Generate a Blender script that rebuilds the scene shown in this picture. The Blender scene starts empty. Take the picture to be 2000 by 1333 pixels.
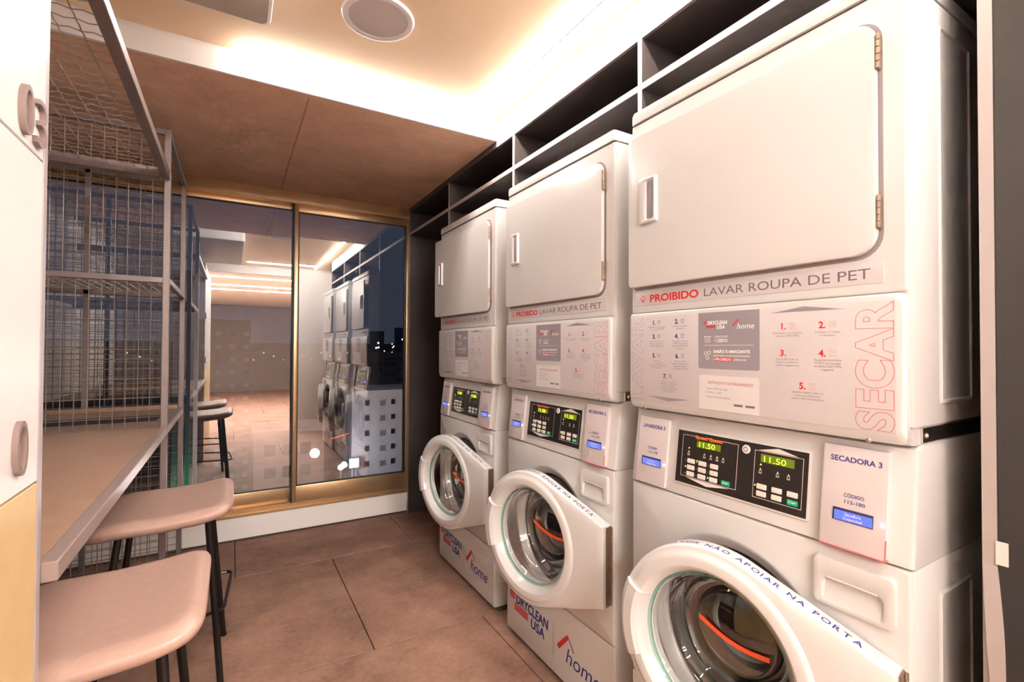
import bpy, bmesh, math, random
from mathutils import Matrix, Vector
random.seed(7)
PI = math.pi
scene = bpy.context.scene
COL = scene.collection

# ------------------------------------------------------------------ camera, world, exposure
cam_d = bpy.data.cameras.new('camera')
cam = bpy.data.objects.new('camera', cam_d)
COL.objects.link(cam)
cam_d.sensor_width = 36.0
cam_d.lens = 16.792
cam_d.clip_start = 0.02
cam_d.clip_end = 2000
rt = (0.8632, -0.504843, 0.004522); up = (-0.011296, -0.010358, 0.999883); bk = (-0.504736, -0.863149, -0.014644)
cam.matrix_world = Matrix(((rt[0], up[0], bk[0], 0), (rt[1], up[1], bk[1], 0), (rt[2], up[2], bk[2], 1.233), (0, 0, 0, 1)))
scene.camera = cam

world = bpy.data.worlds.new('night_sky')
scene.world = world
world.use_nodes = True
wn = world.node_tree.nodes
wn['Background'].inputs['Color'].default_value = (0.125, 0.145, 0.235, 1)
wn['Background'].inputs['Strength'].default_value = 0.21

LED_COL = (1.0, 0.945, 0.885)
LED_STR = 72.0
vs = scene.view_settings
vs.view_transform = 'Standard'
vs.look = 'None'
vs.exposure = 1.65
vs.gamma = 1.0
vs.use_curve_mapping = False
try:
    scene.cycles.use_denoising = True
    scene.cycles.max_bounces = 6
    scene.cycles.diffuse_bounces = 4
    scene.cycles.glossy_bounces = 3
    scene.cycles.use_adaptive_sampling = True
    scene.cycles.adaptive_threshold = 0.06
    scene.cycles.adaptive_min_samples = 16
    scene.cycles.transparent_max_bounces = 9
    scene.cycles.sample_clamp_indirect = 6.0
    scene.cycles.caustics_reflective = False
    scene.cycles.caustics_refractive = False
except Exception:
    pass

# ------------------------------------------------------------------ materials
MATS = {}
def pbr(name, col, rough=0.5, metal=0.0, spec=0.5, noise=0.0, nscale=8.0, bump=0.0, bscale=60.0, emit=None, estr=0.0, coat=0.0, col2=None):
    m = bpy.data.materials.new(name); m.use_nodes = True
    nt = m.node_tree; b = nt.nodes['Principled BSDF']
    b.inputs['Base Color'].default_value = (*col, 1)
    b.inputs['Roughness'].default_value = rough
    b.inputs['Metallic'].default_value = metal
    b.inputs['Specular IOR Level'].default_value = spec
    b.inputs['Coat Weight'].default_value = coat
    tc = nt.nodes.new('ShaderNodeTexCoord')
    if noise > 0 or col2:
        n = nt.nodes.new('ShaderNodeTexNoise'); n.inputs['Scale'].default_value = nscale; n.inputs['Detail'].default_value = 7; n.inputs['Roughness'].default_value = 0.62
        nt.links.new(tc.outputs['Object'], n.inputs['Vector'])
        r = nt.nodes.new('ShaderNodeValToRGB')
        c2 = col2 if col2 else tuple(min(1, c * (1 + noise)) for c in col)
        c1 = col if col2 else tuple(c * (1 - noise) for c in col)
        r.color_ramp.elements[0].color = (*c1, 1); r.color_ramp.elements[0].position = 0.3
        r.color_ramp.elements[1].color = (*c2, 1); r.color_ramp.elements[1].position = 0.7
        nt.links.new(n.outputs['Fac'], r.inputs['Fac']); nt.links.new(r.outputs['Color'], b.inputs['Base Color'])
    if bump > 0:
        n2 = nt.nodes.new('ShaderNodeTexNoise'); n2.inputs['Scale'].default_value = bscale; n2.inputs['Detail'].default_value = 5
        nt.links.new(tc.outputs['Object'], n2.inputs['Vector'])
        bp = nt.nodes.new('ShaderNodeBump'); bp.inputs['Strength'].default_value = bump; bp.inputs['Distance'].default_value = 0.002
        nt.links.new(n2.outputs['Fac'], bp.inputs['Height']); nt.links.new(bp.outputs['Normal'], b.inputs['Normal'])
    if emit:
        m.cycles.emission_sampling = 'NONE'
        b.inputs['Emission Color'].default_value = (*emit, 1); b.inputs['Emission Strength'].default_value = estr
    MATS[name] = m
    return m

def glass_mat(name, tint, refl0, rough=0.0, edge=0.5, gtint=(1, 1, 1)):
    m = bpy.data.materials.new(name); m.use_nodes = True
    nt = m.node_tree; nt.nodes.remove(nt.nodes['Principled BSDF'])
    out = nt.nodes['Material Output']
    t = nt.nodes.new('ShaderNodeBsdfTransparent'); t.inputs['Color'].default_value = (*tint, 1)
    g = nt.nodes.new('ShaderNodeBsdfGlossy'); g.inputs['Roughness'].default_value = rough; g.inputs['Color'].default_value = (*gtint, 1)
    lw = nt.nodes.new('ShaderNodeLayerWeight'); lw.inputs['Blend'].default_value = 0.25
    mr = nt.nodes.new('ShaderNodeMapRange'); mr.inputs['To Min'].default_value = refl0; mr.inputs['To Max'].default_value = edge
    nt.links.new(lw.outputs['Facing'], mr.inputs['Value'])
    mx = nt.nodes.new('ShaderNodeMixShader')
    nt.links.new(mr.outputs['Result'], mx.inputs['Fac']); nt.links.new(t.outputs[0], mx.inputs[1]); nt.links.new(g.outputs[0], mx.inputs[2])
    nt.links.new(mx.outputs[0], out.inputs['Surface'])
    MATS[name] = m
    return m

def emis(name, col, s, sample=False):
    m = bpy.data.materials.new(name); m.use_nodes = True
    nt = m.node_tree; nt.nodes.remove(nt.nodes['Principled BSDF'])
    e = nt.nodes.new('ShaderNodeEmission'); e.inputs['Color'].default_value = (*col, 1); e.inputs['Strength'].default_value = s
    nt.links.new(e.outputs[0], nt.nodes['Material Output'].inputs['Surface'])
    if not sample: m.cycles.emission_sampling = 'NONE'
    MATS[name] = m
    return m

pbr('white_enamel', (0.60, 0.585, 0.58), 0.28, coat=0.15, noise=0.012, nscale=3)
pbr('door_plastic', (0.63, 0.615, 0.61), 0.22, coat=0.2)
pbr('seam_dark', (0.06, 0.05, 0.05), 0.7)
pbr('ceiling_paint', (0.88, 0.67, 0.46), 0.8, noise=0.03, nscale=2.0)
pbr('fascia_white', (0.85, 0.82, 0.80), 0.6)
pbr('wall_white', (0.82, 0.78, 0.76), 0.7, noise=0.02, nscale=3)
pbr('wall_taupe', (0.20, 0.155, 0.135), 0.7, noise=0.05, nscale=4)
pbr('joinery', (0.055, 0.044, 0.043), 0.5, noise=0.10, nscale=30, bump=0.1, bscale=180)
pbr('outer_shade', (0.016, 0.012, 0.011), 0.6, noise=0.3, nscale=60)  # joinery in shade, with the darkness put into the colour
pbr('joinery_back', (0.115, 0.088, 0.095), 0.6, noise=0.10, nscale=30)
pbr('joinery_front', (0.24, 0.20, 0.195), 0.5)
pbr('edge_band', (0.40, 0.35, 0.34), 0.45)
pbr('window_metal', (0.62, 0.42, 0.24), 0.32, metal=0.75, noise=0.05, nscale=10)
pbr('window_seal', (0.02, 0.018, 0.016), 0.6)
pbr('curb_white', (0.92, 0.885, 0.85), 0.45)
pbr('counter_edge', (0.31, 0.235, 0.215), 0.35, metal=0.2)
pbr('steel_frame', (0.25, 0.195, 0.185), 0.42, metal=0.35, noise=0.06, nscale=25)
pbr('wire', (0.42, 0.37, 0.33), 0.35, metal=0.7)
pbr('counter_top', (0.36, 0.225, 0.155), 0.33, noise=0.10, nscale=14, bump=0.05, bscale=140)
pbr('locker_white', (0.70, 0.675, 0.66), 0.35, noise=0.015, nscale=40)
pbr('locker_ochre', (0.62, 0.44, 0.22), 0.45, noise=0.04, nscale=20)
pbr('locker_edge', (0.45, 0.40, 0.41), 0.4, metal=0.3)
pbr('digit_grey', (0.215, 0.15, 0.135), 0.55)
pbr('seat_leather', (0.44, 0.285, 0.235), 0.38, noise=0.05, nscale=60, bump=0.25, bscale=380)
pbr('black_metal', (0.016, 0.012, 0.011), 0.32, metal=0.4)
pbr('steel', (0.62, 0.56, 0.50), 0.3, metal=1.0)
pbr('hinge_metal', (0.34, 0.25, 0.18), 0.4, metal=0.8, noise=0.2, nscale=60)
pbr('drum_steel', (0.20, 0.175, 0.155), 0.3, metal=0.9, noise=0.15, nscale=20)
pbr('gasket', (0.055, 0.048, 0.045), 0.5)
pbr('orange_strip', (0.85, 0.09, 0.03), 0.5, emit=(1.0, 0.12, 0.03), estr=0.06)
pbr('panel_print', (0.53, 0.495, 0.51), 0.45)
pbr('panel_grey', (0.27, 0.24, 0.275), 0.5)
pbr('panel_white', (0.66, 0.63, 0.63), 0.45)
pbr('ink_red', (0.62, 0.02, 0.02), 0.6)
pbr('ink_red_light', (0.62, 0.17, 0.16), 0.6)
pbr('ink_pink', (0.74, 0.46, 0.46), 0.6)
pbr('ink_blue', (0.025, 0.03, 0.20), 0.6)
pbr('ink_grey', (0.15, 0.13, 0.14), 0.6)
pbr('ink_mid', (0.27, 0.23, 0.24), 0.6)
pbr('ink_white', (0.86, 0.83, 0.83), 0.6)
pbr('ink_orange', (0.85, 0.16, 0.01), 0.5)
pbr('control_black', (0.018, 0.013, 0.011), 0.35)
pbr('button_white', (0.72, 0.66, 0.62), 0.45)
pbr('button_green', (0.0, 0.38, 0.20), 0.45)
pbr('acrylic', (0.60, 0.545, 0.56), 0.15, coat=0.4)
pbr('acrylic_red', (0.80, 0.16, 0.16), 0.25)
pbr('lcd_dark', (0.03, 0.025, 0.10), 0.3)
emis('lcd_blue', (0.17, 0.22, 0.85), 0.42)
emis('led_blue', (0.65, 0.70, 1.0), 5.0)
emis('digit_lime', (0.62, 1.0, 0.05), 0.9)
pbr('display_back', (0.06, 0.075, 0.01), 0.3, emit=(0.33, 0.45, 0.0), estr=0.12)
emis('led_lime', (0.6, 1.0, 0.1), 1.0)
emis('led_strip', LED_COL, LED_STR, True)
emis('corridor_led', LED_COL, 185.0, True)
pbr('led_profile', (0.30, 0.27, 0.25), 0.5, metal=0.3)
pbr('speaker_white', (0.84, 0.80, 0.80), 0.5)
pbr('speaker_grille', (0.60, 0.54, 0.53), 0.7, bump=0.4, bscale=500)
pbr('aircon_panel', (0.52, 0.44, 0.36), 0.6)
pbr('baseboard', (0.06, 0.045, 0.04), 0.6)
glass_mat('window_glass', (0.84, 0.85, 0.84), 0.35, 0.0, 0.7)
glass_mat('door_glass', (0.93, 0.95, 0.94), 0.06, 0.015, 0.9)
glass_mat('glass_edge', (0.62, 0.86, 0.80), 0.16, 0.05, 0.6)
pbr('facade_pale', (0.50, 0.45, 0.45), 0.9, noise=0.08, nscale=0.3)
pbr('facade_brown', (0.46, 0.36, 0.33), 0.9, noise=0.08, nscale=0.3)
pbr('facade_dark', (0.075, 0.065, 0.065), 0.9, noise=0.15, nscale=0.3)
pbr('facade_far', (0.10, 0.10, 0.12), 0.9, noise=0.2, nscale=0.2)
pbr('pane_dark', (0.02, 0.02, 0.03), 0.2)
pbr('pane_dim', (0.20, 0.19, 0.19), 0.6)
emis('pane_lit', (1.0, 0.72, 0.36), 0.85)
emis('city_lamp', (0.85, 0.9, 1.0), 7.0)
emis('city_warm', (1.0, 0.75, 0.45), 5.0)
emis('city_red', (1.0, 0.07, 0.03), 2.2)
emis('billboard_lit', (0.8, 0.85, 1.0), 1.2)
pbr('street', (0.05, 0.05, 0.06), 0.8)

def concrete(name, c1, c2, grout=False):
    m = bpy.data.materials.new(name); m.use_nodes = True
    nt = m.node_tree; b = nt.nodes['Principled BSDF']; b.inputs['Roughness'].default_value = 0.75
    tc = nt.nodes.new('ShaderNodeTexCoord')
    n1 = nt.nodes.new('ShaderNodeTexNoise'); n1.inputs['Scale'].default_value = 3.4; n1.inputs['Detail'].default_value = 10; n1.inputs['Roughness'].default_value = 0.68
    n2 = nt.nodes.new('ShaderNodeTexNoise'); n2.inputs['Scale'].default_value = 45; n2.inputs['Detail'].default_value = 6
    mp = nt.nodes.new('ShaderNodeMapping'); mp.inputs['Scale'].default_value = (1, 1.35, 1) if not grout else (1, 1, 1)
    nt.links.new(tc.outputs['Object'], mp.inputs['Vector']); nt.links.new(mp.outputs[0], n1.inputs['Vector']); nt.links.new(tc.outputs['Object'], n2.inputs['Vector'])
    mx = nt.nodes.new('ShaderNodeMath'); mx.operation = 'MULTIPLY_ADD'; mx.inputs[1].default_value = 0.28
    nt.links.new(n2.outputs['Fac'], mx.inputs[0]); nt.links.new(n1.outputs['Fac'], mx.inputs[2])
    r = nt.nodes.new('ShaderNodeValToRGB'); r.color_ramp.elements[0].position = 0.42; r.color_ramp.elements[1].position = 0.86
    r.color_ramp.elements[0].color = (*c1, 1); r.color_ramp.elements[1].color = (*c2, 1)
    nt.links.new(mx.outputs[0], r.inputs['Fac']); nt.links.new(r.outputs['Color'], b.inputs['Base Color'])
    bp = nt.nodes.new('ShaderNodeBump'); bp.inputs['Strength'].default_value = 0.25; bp.inputs['Distance'].default_value = 0.003
    nt.links.new(n2.outputs['Fac'], bp.inputs['Height']); nt.links.new(bp.outputs['Normal'], b.inputs['Normal'])
    MATS[name] = m
concrete('concrete', (0.68, 0.43, 0.30), (0.95, 0.64, 0.465))
concrete('concrete_joint', (0.42, 0.26, 0.18), (0.60, 0.39, 0.28))
concrete('tile_stone', (0.155, 0.082, 0.057), (0.40, 0.225, 0.16), True)

# ------------------------------------------------------------------ mesh helpers
def finish(bm, angle=35):
    bmesh.ops.recalc_face_normals(bm, faces=bm.faces[:])
    lim = math.radians(angle)
    for f in bm.faces: f.smooth = True
    for e in bm.edges:
        if len(e.link_faces) == 2:
            e.smooth = e.calc_face_angle(0) < lim
        else:
            e.smooth = False

def to_mesh(bm, name='m', angle=35, clean=True):
    if clean: finish(bm, angle)
    me = bpy.data.meshes.new(name); bm.to_mesh(me); bm.free()
    return me

def obj(name, me, mat, parent=None, label=None, **props):
    if isinstance(me, bmesh.types.BMesh): me = to_mesh(me, name)
    o = bpy.data.objects.new(name, me); COL.objects.link(o)
    if mat is not None and len(me.materials) == 0: me.materials.append(MATS[mat])
    elif mat is not None and me.materials[0] != MATS[mat]:
        o.material_slots[0].link = 'OBJECT'; o.material_slots[0].material = MATS[mat]
    if parent: o.parent = parent
    if label: o['label'] = label
    for k, v in props.items(): o[k] = v
    return o

def empty(name, loc=(0, 0, 0), rz=0.0, parent=None, **props):
    o = bpy.data.objects.new(name, None); COL.objects.link(o)
    o.location = loc; o.rotation_euler = (0, 0, rz); o.empty_display_size = 0.1
    if parent: o.parent = parent
    for k, v in props.items(): o[k] = v
    return o

def bx(bm, x0, x1, y0, y1, z0, z1, bev=0.0, seg=2):
    v = [bm.verts.new(c) for c in ((x0, y0, z0), (x1, y0, z0), (x1, y1, z0), (x0, y1, z0), (x0, y0, z1), (x1, y0, z1), (x1, y1, z1), (x0, y1, z1))]
    fs = [bm.faces.new([v[i] for i in q]) for q in ((3, 2, 1, 0), (4, 5, 6, 7), (0, 1, 5, 4), (1, 2, 6, 5), (2, 3, 7, 6), (3, 0, 4, 7))]
    if bev > 0:
        es = set(e for f in fs for e in f.edges)
        bmesh.ops.bevel(bm, geom=list(es), offset=bev, segments=seg, profile=0.5, affect='EDGES')
    return bm

def box(x0, x1, y0, y1, z0, z1, bev=0.0, seg=2):
    return bx(bmesh.new(), x0, x1, y0, y1, z0, z1, bev, seg)

def rrect(x0, x1, z0, z1, r, n=6):
    """corner radii r: number or (bl, br, tr, tl); ccw points seen from -y"""
    if not isinstance(r, (tuple, list)): r = (r,) * 4
    pts = []
    for (cx, cz, rr, a0) in ((x0 + r[0], z0 + r[0], r[0], PI), (x1 - r[1], z0 + r[1], r[1], 1.5 * PI), (x1 - r[2], z1 - r[2], r[2], 0), (x0 + r[3], z1 - r[3], r[3], 0.5 * PI)):
        if rr <= 1e-6: pts.append((cx, cz)); continue
        for k in range(n + 1):
            a = a0 + 0.5 * PI * k / n
            pts.append((cx + rr * math.cos(a), cz + rr * math.sin(a)))
    return pts

def loft(bm, loops, cap0=True, cap1=True):
    vs_ = [[bm.verts.new(p) for p in lp] for lp in loops]
    n = len(vs_[0])
    for a, b in zip(vs_, vs_[1:]):
        for i in range(n):
            j = (i + 1) % n
            bm.faces.new((a[i], a[j], b[j], b[i]))
    if cap0: bm.faces.new(vs_[0][::-1])
    if cap1: bm.faces.new(vs_[-1])
    return vs_

def plate(x0, x1, z0, z1, y0, y1, r=0.01, bev=0.003, bm=None):
    """rounded plate in the x-z plane, front at y0 (outside), back at y1"""
    bm = bm or bmesh.new()
    def lp(ins, y):
        rr = [max(q - ins, 0.0005) for q in (r if isinstance(r, (tuple, list)) else (r,) * 4)]
        return [(a, y, b) for a, b in rrect(x0 + ins, x1 - ins, z0 + ins, z1 - ins, rr)]
    loft(bm, [lp(bev, y0), lp(bev * 0.3, y0 + bev * 0.3), lp(0, y0 + bev), lp(0, y1)])
    return bm

def flat(pts, y=0.0):
    bm = bmesh.new(); bm.faces.new([bm.verts.new((a, y, b)) for a, b in pts]); return bm

def tube(bm, pts, r, n=8, closed=False, caps=True):
    pts = [Vector(p) for p in pts]; rings = []
    m = len(pts)
    for i, p in enumerate(pts):
        if closed: t = (pts[(i + 1) % m] - pts[i - 1])
        else: t = pts[min(i + 1, m - 1)] - pts[max(i - 1, 0)]
        t.normalize()
        a = Vector((0, 0, 1)) if abs(t.z) < 0.9 else Vector((1, 0, 0))
        u = t.cross(a).normalized(); w = t.cross(u).normalized()
        rings.append([bm.verts.new(p + (u * math.cos(2 * PI * k / n) + w * math.sin(2 * PI * k / n)) * r) for k in range(n)])
    for i in range(m if closed else m - 1):
        a, b = rings[i], rings[(i + 1) % m]
        for k in range(n): bm.faces.new((a[k], a[(k + 1) % n], b[(k + 1) % n], b[k]))
    if caps and not closed:
        bm.faces.new(rings[0][::-1]); bm.faces.new(rings[-1])
    return bm

def revolve(profile, c=(0, 0, 0), n=48, bm=None, axis='y'):
    """profile: list of (radius, depth along y); about y axis through c"""
    bm = bm or bmesh.new(); rings = []
    for r, d in profile:
        if r < 1e-6: rings.append([bm.verts.new((c[0], c[1] + d, c[2]))])
        else: rings.append([bm.verts.new((c[0] + r * math.cos(2 * PI * k / n), c[1] + d, c[2] + r * math.sin(2 * PI * k / n))) for k in range(n)])
    for a, b in zip(rings, rings[1:]):
        if len(a) == 1 and len(b) == 1: continue
        for k in range(n):
            j = (k + 1) % n
            if len(a) == 1: bm.faces.new((a[0], b[j], b[k]))
            elif len(b) == 1: bm.faces.new((a[k], a[j], b[0]))
            else: bm.faces.new((a[k], a[j], b[j], b[k]))
    return bm

# text ------------------------------------------------------------
TXT = {}
def text_mesh(s, size, bold=0.0, outline=0.0, extrude=0.0, align='LEFT', sx=1.0, shear=0.0, spacing=1.0, line=1.0, res=3):
    key = (s, size, bold, outline, extrude, align, sx, shear, spacing, line, res)
    if key in TXT: return TXT[key]
    c = bpy.data.curves.new('t', 'FONT'); c.body = s; c.size = size; c.align_x = align; c.resolution_u = res
    c.space_character = spacing; c.space_line = line; c.shear = shear
    if outline > 0:
        c.fill_mode = 'NONE'; c.bevel_depth = outline; c.bevel_resolution = 0; c.offset = bold * size
    else:
        c.offset = bold * size; c.extrude = extrude
    o = bpy.data.objects.new('t', c); COL.objects.link(o)
    bpy.context.view_layer.update()
    me = bpy.data.meshes.new_from_object(o.evaluated_get(bpy.context.evaluated_depsgraph_get()))
    bpy.data.objects.remove(o); bpy.data.curves.remove(c)
    if sx != 1.0:
        for v in me.vertices: v.co.x *= sx
    TXT[key] = me
    return me

def place_mesh(items, name='lettering'):
    """items: list of (mesh, 4x4). joined into one new mesh"""
    bm = bmesh.new()
    for me, M in items:
        n0 = len(bm.verts); bm.from_mesh(me); bm.verts.ensure_lookup_table()
        bmesh.ops.transform(bm, matrix=M, verts=bm.verts[n0:])
    for f in bm.faces: f.smooth = False
    me = bpy.data.meshes.new(name); bm.to_mesh(me); bm.free()
    me.materials.clear()
    return me

FRONT = Matrix(((1, 0, 0, 0), (0, 0, -1, 0), (0, 1, 0, 0), (0, 0, 0, 1)))   # text plane -> x-z plane facing -y
def at(u, z, y=0.0, rot=0.0, base=None):
    M = Matrix.Translation((u, y, z)) @ FRONT @ Matrix.Rotation(rot, 4, 'Z')
    return (base @ M) if base is not None else M

def fit_w(s, w, size, **k):
    """text squeezed to width w"""
    me = text_mesh(s, size, **k)
    xs = [v.co.x for v in me.vertices]; cw = max(xs) - min(xs)
    return text_mesh(s, size, sx=w / cw, **k)

# wire mesh ---------------------------------------------------------
def wire_panel(a0, a1, b0, b1, plane, cell=0.04, r=0.0016, amp=0.0011):
    """crimped wires; plane(a, b, off) -> point"""
    bm = bmesh.new()
    def wires(s0, s1, t0, t1, swap, ph):
        n = max(1, int(round((s1 - s0) / cell)))
        for i in range(1, n):
            s = s0 + (s1 - s0) * i / n
            m = max(2, int(round((t1 - t0) / cell)) * 2)
            pts = []
            for k in range(m + 1):
                t = t0 + (t1 - t0) * k / m
                off = amp * (1 if (k + i) % 2 else -1) * ph * (1 if k % 1 == 0 else 0)
                pts.append(plane(s, t, off) if not swap else plane(t, s, off))
            tube(bm, pts, r, 4, caps=False)
    wires(a0, a1, b0, b1, False, 1)
    wires(b0, b1, a0, a1, True, -1)
    return bm

# ================================================================== SETTING
YW = 3.5; ZC = 2.375; ZB = 2.28; YB = 2.113; XJ = 1.14; XLW = -1.02
YN = -8.0
def struct(name, bm, mat, parent=None):
    o = obj(name, bm, mat, parent)
    if parent is None: o['kind'] = 'structure'
    return o

fl = struct('floor', box(XLW - .1, 2.4, YN, YW + 0.25, -0.12, -0.010), 'baseboard')
tile_cache = {}
rows = [(-0.95 + 0.9767 * k, -0.95 + 0.9767 * (k + 1)) for k in range(-9, 5)]
rows = [(a, b) for a, b in rows if b > YN]
for ri, (ya, yb) in enumerate(rows):
    ya, yb = max(ya, YN), min(yb, YW + 0.02)
    if yb - ya < 0.02: continue
    k = round((ya + 0.95) / 0.9767)
    x = (0.515 if k % 2 == 1 else 0.025) - 0.98 * 3
    while x < 2.4:
        xa, xb = max(x, XLW - .08), min(x + 0.98, 2.38)
        x += 0.98
        if xb - xa < 0.03: continue
        g = 0.0022
        dz = random.uniform(-0.0007, 0.0)
        struct('tile', box(xa + g, xb - g, ya + g, yb - g, -0.0115, 0.0 + dz, 0.0015, 1), 'tile_stone', fl)

struct('ceiling', box(XLW - .1, XJ + 0.9, YN, YB, ZC, ZC + 0.1), 'ceiling_paint')
bm = bmesh.new()
beam = struct('ceiling_concrete_slab', box(XLW - .1, XJ + 0.9, YB + 0.012, YW + 0.3, ZB, ZC + 0.1), 'concrete')
obj('board_mark', box(0.262, 0.268, YB + 0.05, YW - 0.02, ZB - 0.0015, ZB + 0.001), 'concrete_joint', beam)
struct('trim_1', box(XLW - .1, XJ, YB, YB + 0.012, ZB - 0.001, ZC, 0.0), 'fascia_white')

struct('wall_left', box(XLW - .1, XLW, YN, YW + 0.3, 0, ZC), 'wall_white')
struct('wall_back', box(XLW - .1, 2.4, YN - 0.1, YN, 0, ZC), 'wall_taupe')
struct('wall_right', box(2.02, 2.12, YN, YW + 0.3, 0, ZC), 'wall_white')
struct('wall_partition', box(0.74, 2.02, -0.62, -0.50, 0, ZC), 'wall_white')
struct('wall_lintel', box(XLW, 0.74, -0.62, -0.50, 2.26, ZC), 'wall_white')

# window -------------------------------------------------------------
struct('trim_2', box(XLW, XJ, YW + 0.0, YW + 0.25, 0.012, 0.150, 0.003, 1), 'curb_white')
struct('baseboard_window', box(XLW, XJ, YW + 0.004, YW + 0.2, 0.0, 0.012), 'baseboard')
win = empty('window_1', (0, 0, 0), kind='structure')
fr = bmesh.new()
bx(fr, XLW, XJ + 0.012, YW - 0.004, YW + 0.11, 2.215, ZB, 0.002, 1)
bx(fr, XLW, XJ + 0.012, YW - 0.012, YW + 0.11, 2.200, 2.216, 0.002, 1)
bx(fr, XLW, XJ, YW - 0.006, YW + 0.13, 0.150, 0.166, 0.002, 1)
bx(fr, XLW, XJ, YW + 0.010, YW + 0.12, 0.166, 0.180, 0.002, 1)
bx(fr, XLW, XJ, YW + 0.022, YW + 0.11, 0.180, 0.192, 0.002, 1)
bx(fr, XJ - 0.006, XJ + 0.012, YW, YW + 0.11, 0.15, 2.22, 0.001, 1)
bx(fr, XLW, XLW + 0.02, YW, YW + 0.11, 0.15, 2.22, 0.001, 1)
obj('outer_frame', fr, 'window_metal', win)
def sash(x0, x1, y0, y1, wl, wr, ztop, zbot):
    s = empty('sash', parent=win)
    z0, z1 = 0.190, 2.205
    obj('bottom_rail', box(x0, x1, y0, y1, z0, zbot, 0.003), 'window_metal', s)
    obj('top_rail', box(x0, x1, y0, y1, ztop, z1, 0.003), 'window_metal', s)
    obj('stile', box(x0, x0 + wl, y0 - 0.002, y1 + .002, z0, z1, 0.003), 'window_metal', s)
    obj('stile', box(x1 - wr, x1, y0 - 0.002, y1 + .002, z0, z1, 0.003), 'window_metal', s)
    sb = bmesh.new()
    for q in ((x0 + wl, x1 - wr, zbot, zbot + 0.006), (x0 + wl, x1 - wr, ztop - 0.006, ztop), (x0 + wl, x0 + wl + 0.006, zbot, ztop), (x1 - wr - 0.006, x1 - wr, zbot, ztop)):
        bx(sb, q[0], q[1], y0 + 0.006, y1 - 0.006, q[2], q[3])
    obj('seal', sb, 'window_seal', s)
    obj('pane', box(x0 + wl, x1 - wr, (y0 + y1) / 2 - 0.003, (y0 + y1) / 2 + 0.003, zbot, ztop), 'window_glass', s)
sash(0.352, XJ - 0.002, YW + 0.012, YW + 0.046, 0.026, 0.010, 2.150, 0.297)
sash(XLW + 0.02, 0.374, YW + 0.052, YW + 0.086, 0.03, 0.020, 2.168, 0.284)
obj('meeting_gasket', box(0.345, 0.352, YW + 0.008, YW + 0.05, 0.19, 2.205), 'window_seal', win)

# ================================================================== JOINERY over the machines
jn = empty('shelving_unit', (XJ, 1.9, 0), label='dark grey built-in shelving frame surrounding the three laundry stacks', category='shelving')
def jpart(name, bm, mat):
    o = obj(name, bm, mat, jn)
    o.matrix_parent_inverse = Matrix.Translation((-XJ, -1.9, 0))
    return o
XB = 1.86
DIV = [0.291, 1.119, 1.933, 2.716, 3.472]
for i, y in enumerate(DIV):
    t = 0.020 if i in (0, ) else 0.018
    zt = 2.246
    bmx = box(XJ, XB, y, y + t, 0.0, zt, 0.0008, 1)
    jpart('upright', bmx, 'joinery')
    jpart('edge_band', box(XJ - 0.0012, XJ, y + 0.0004, y + t - 0.0004, 0.0, zt), 'edge_band')
for i in range(4):
    y0 = DIV[i] + (0.020 if i == 0 else 0.018); y1 = DIV[i + 1]
    jpart('shelf_board', box(XJ, XB, y0, y1, 2.075, 2.097, 0.0008, 1), 'joinery')
    jpart('edge_band', box(XJ - 0.0012, XJ, y0, y1, 2.0755, 2.0965), 'edge_band')
    jpart('top_board', box(XJ + 0.012, XB, y0, y1, 2.246, 2.264), 'joinery')
jpart('back_panel', box(XB, XB + 0.018, DIV[0], DIV[-1] + 0.018, 0, 2.264), 'joinery_back')
# front fascia above the openings (two panels with a joint, plus the run below the slab)
jpart('fascia_panel', box(XJ, XJ + 0.012, DIV[0], 1.2105, 2.246, ZC), 'joinery_front')
jpart('fascia_panel', box(XJ, XJ + 0.012, 1.2125, YB - 0.001, 2.246, ZC), 'joinery_front')
jpart('fascia_panel', box(XJ, XJ + 0.012, YB - 0.001, DIV[-1] + 0.018, 2.246, ZB), 'joinery')
o = jpart('outer_shade_face', box(XJ + 0.0005, XB, DIV[0] - 0.0015, DIV[0] - 0.0002, 0.0, ZC), 'outer_shade')  # near-black sheet painting the unlit shade on the near upright's outer face
# near end return to the ceiling
jpart('end_filler', box(XJ, XB, DIV[0], DIV[0] + 0.02, 2.246, ZC), 'joinery')
# loose edge strip peeling from the near upright
bm = bmesh.new()
lp = []
for k in range(13):
    t = k / 12; z = 0.86 - 0.24 * t
    off = 0.012 * math.sin(PI * t) + 0.010 * t
    lp.append([(XJ - 0.002 - off * 0.5, DIV[0] - 0.006 * t - off * 0.4, z), (XJ - 0.002 - off * 0.5, DIV[0] + 0.019 - 0.012 * t, z), (XJ - 0.0005 - off * 0.5, DIV[0] + 0.019 - 0.012 * t, z), (XJ - 0.0005 - off * 0.5, DIV[0] - 0.006 * t - off * 0.4, z)])
loft(bm, lp)
o = jpart('peeling_edge_strip', bm, 'edge_band'); o['label'] = 'loose edge strip peeling away'
o = jpart('tape_scrap', box(XJ - 0.004, XJ - 0.002, DIV[0] - 0.014, DIV[0] + 0.002, 0.865, 0.905, 0.0005, 1), 'button_white'); o['label'] = 'small white scrap of tape'

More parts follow.
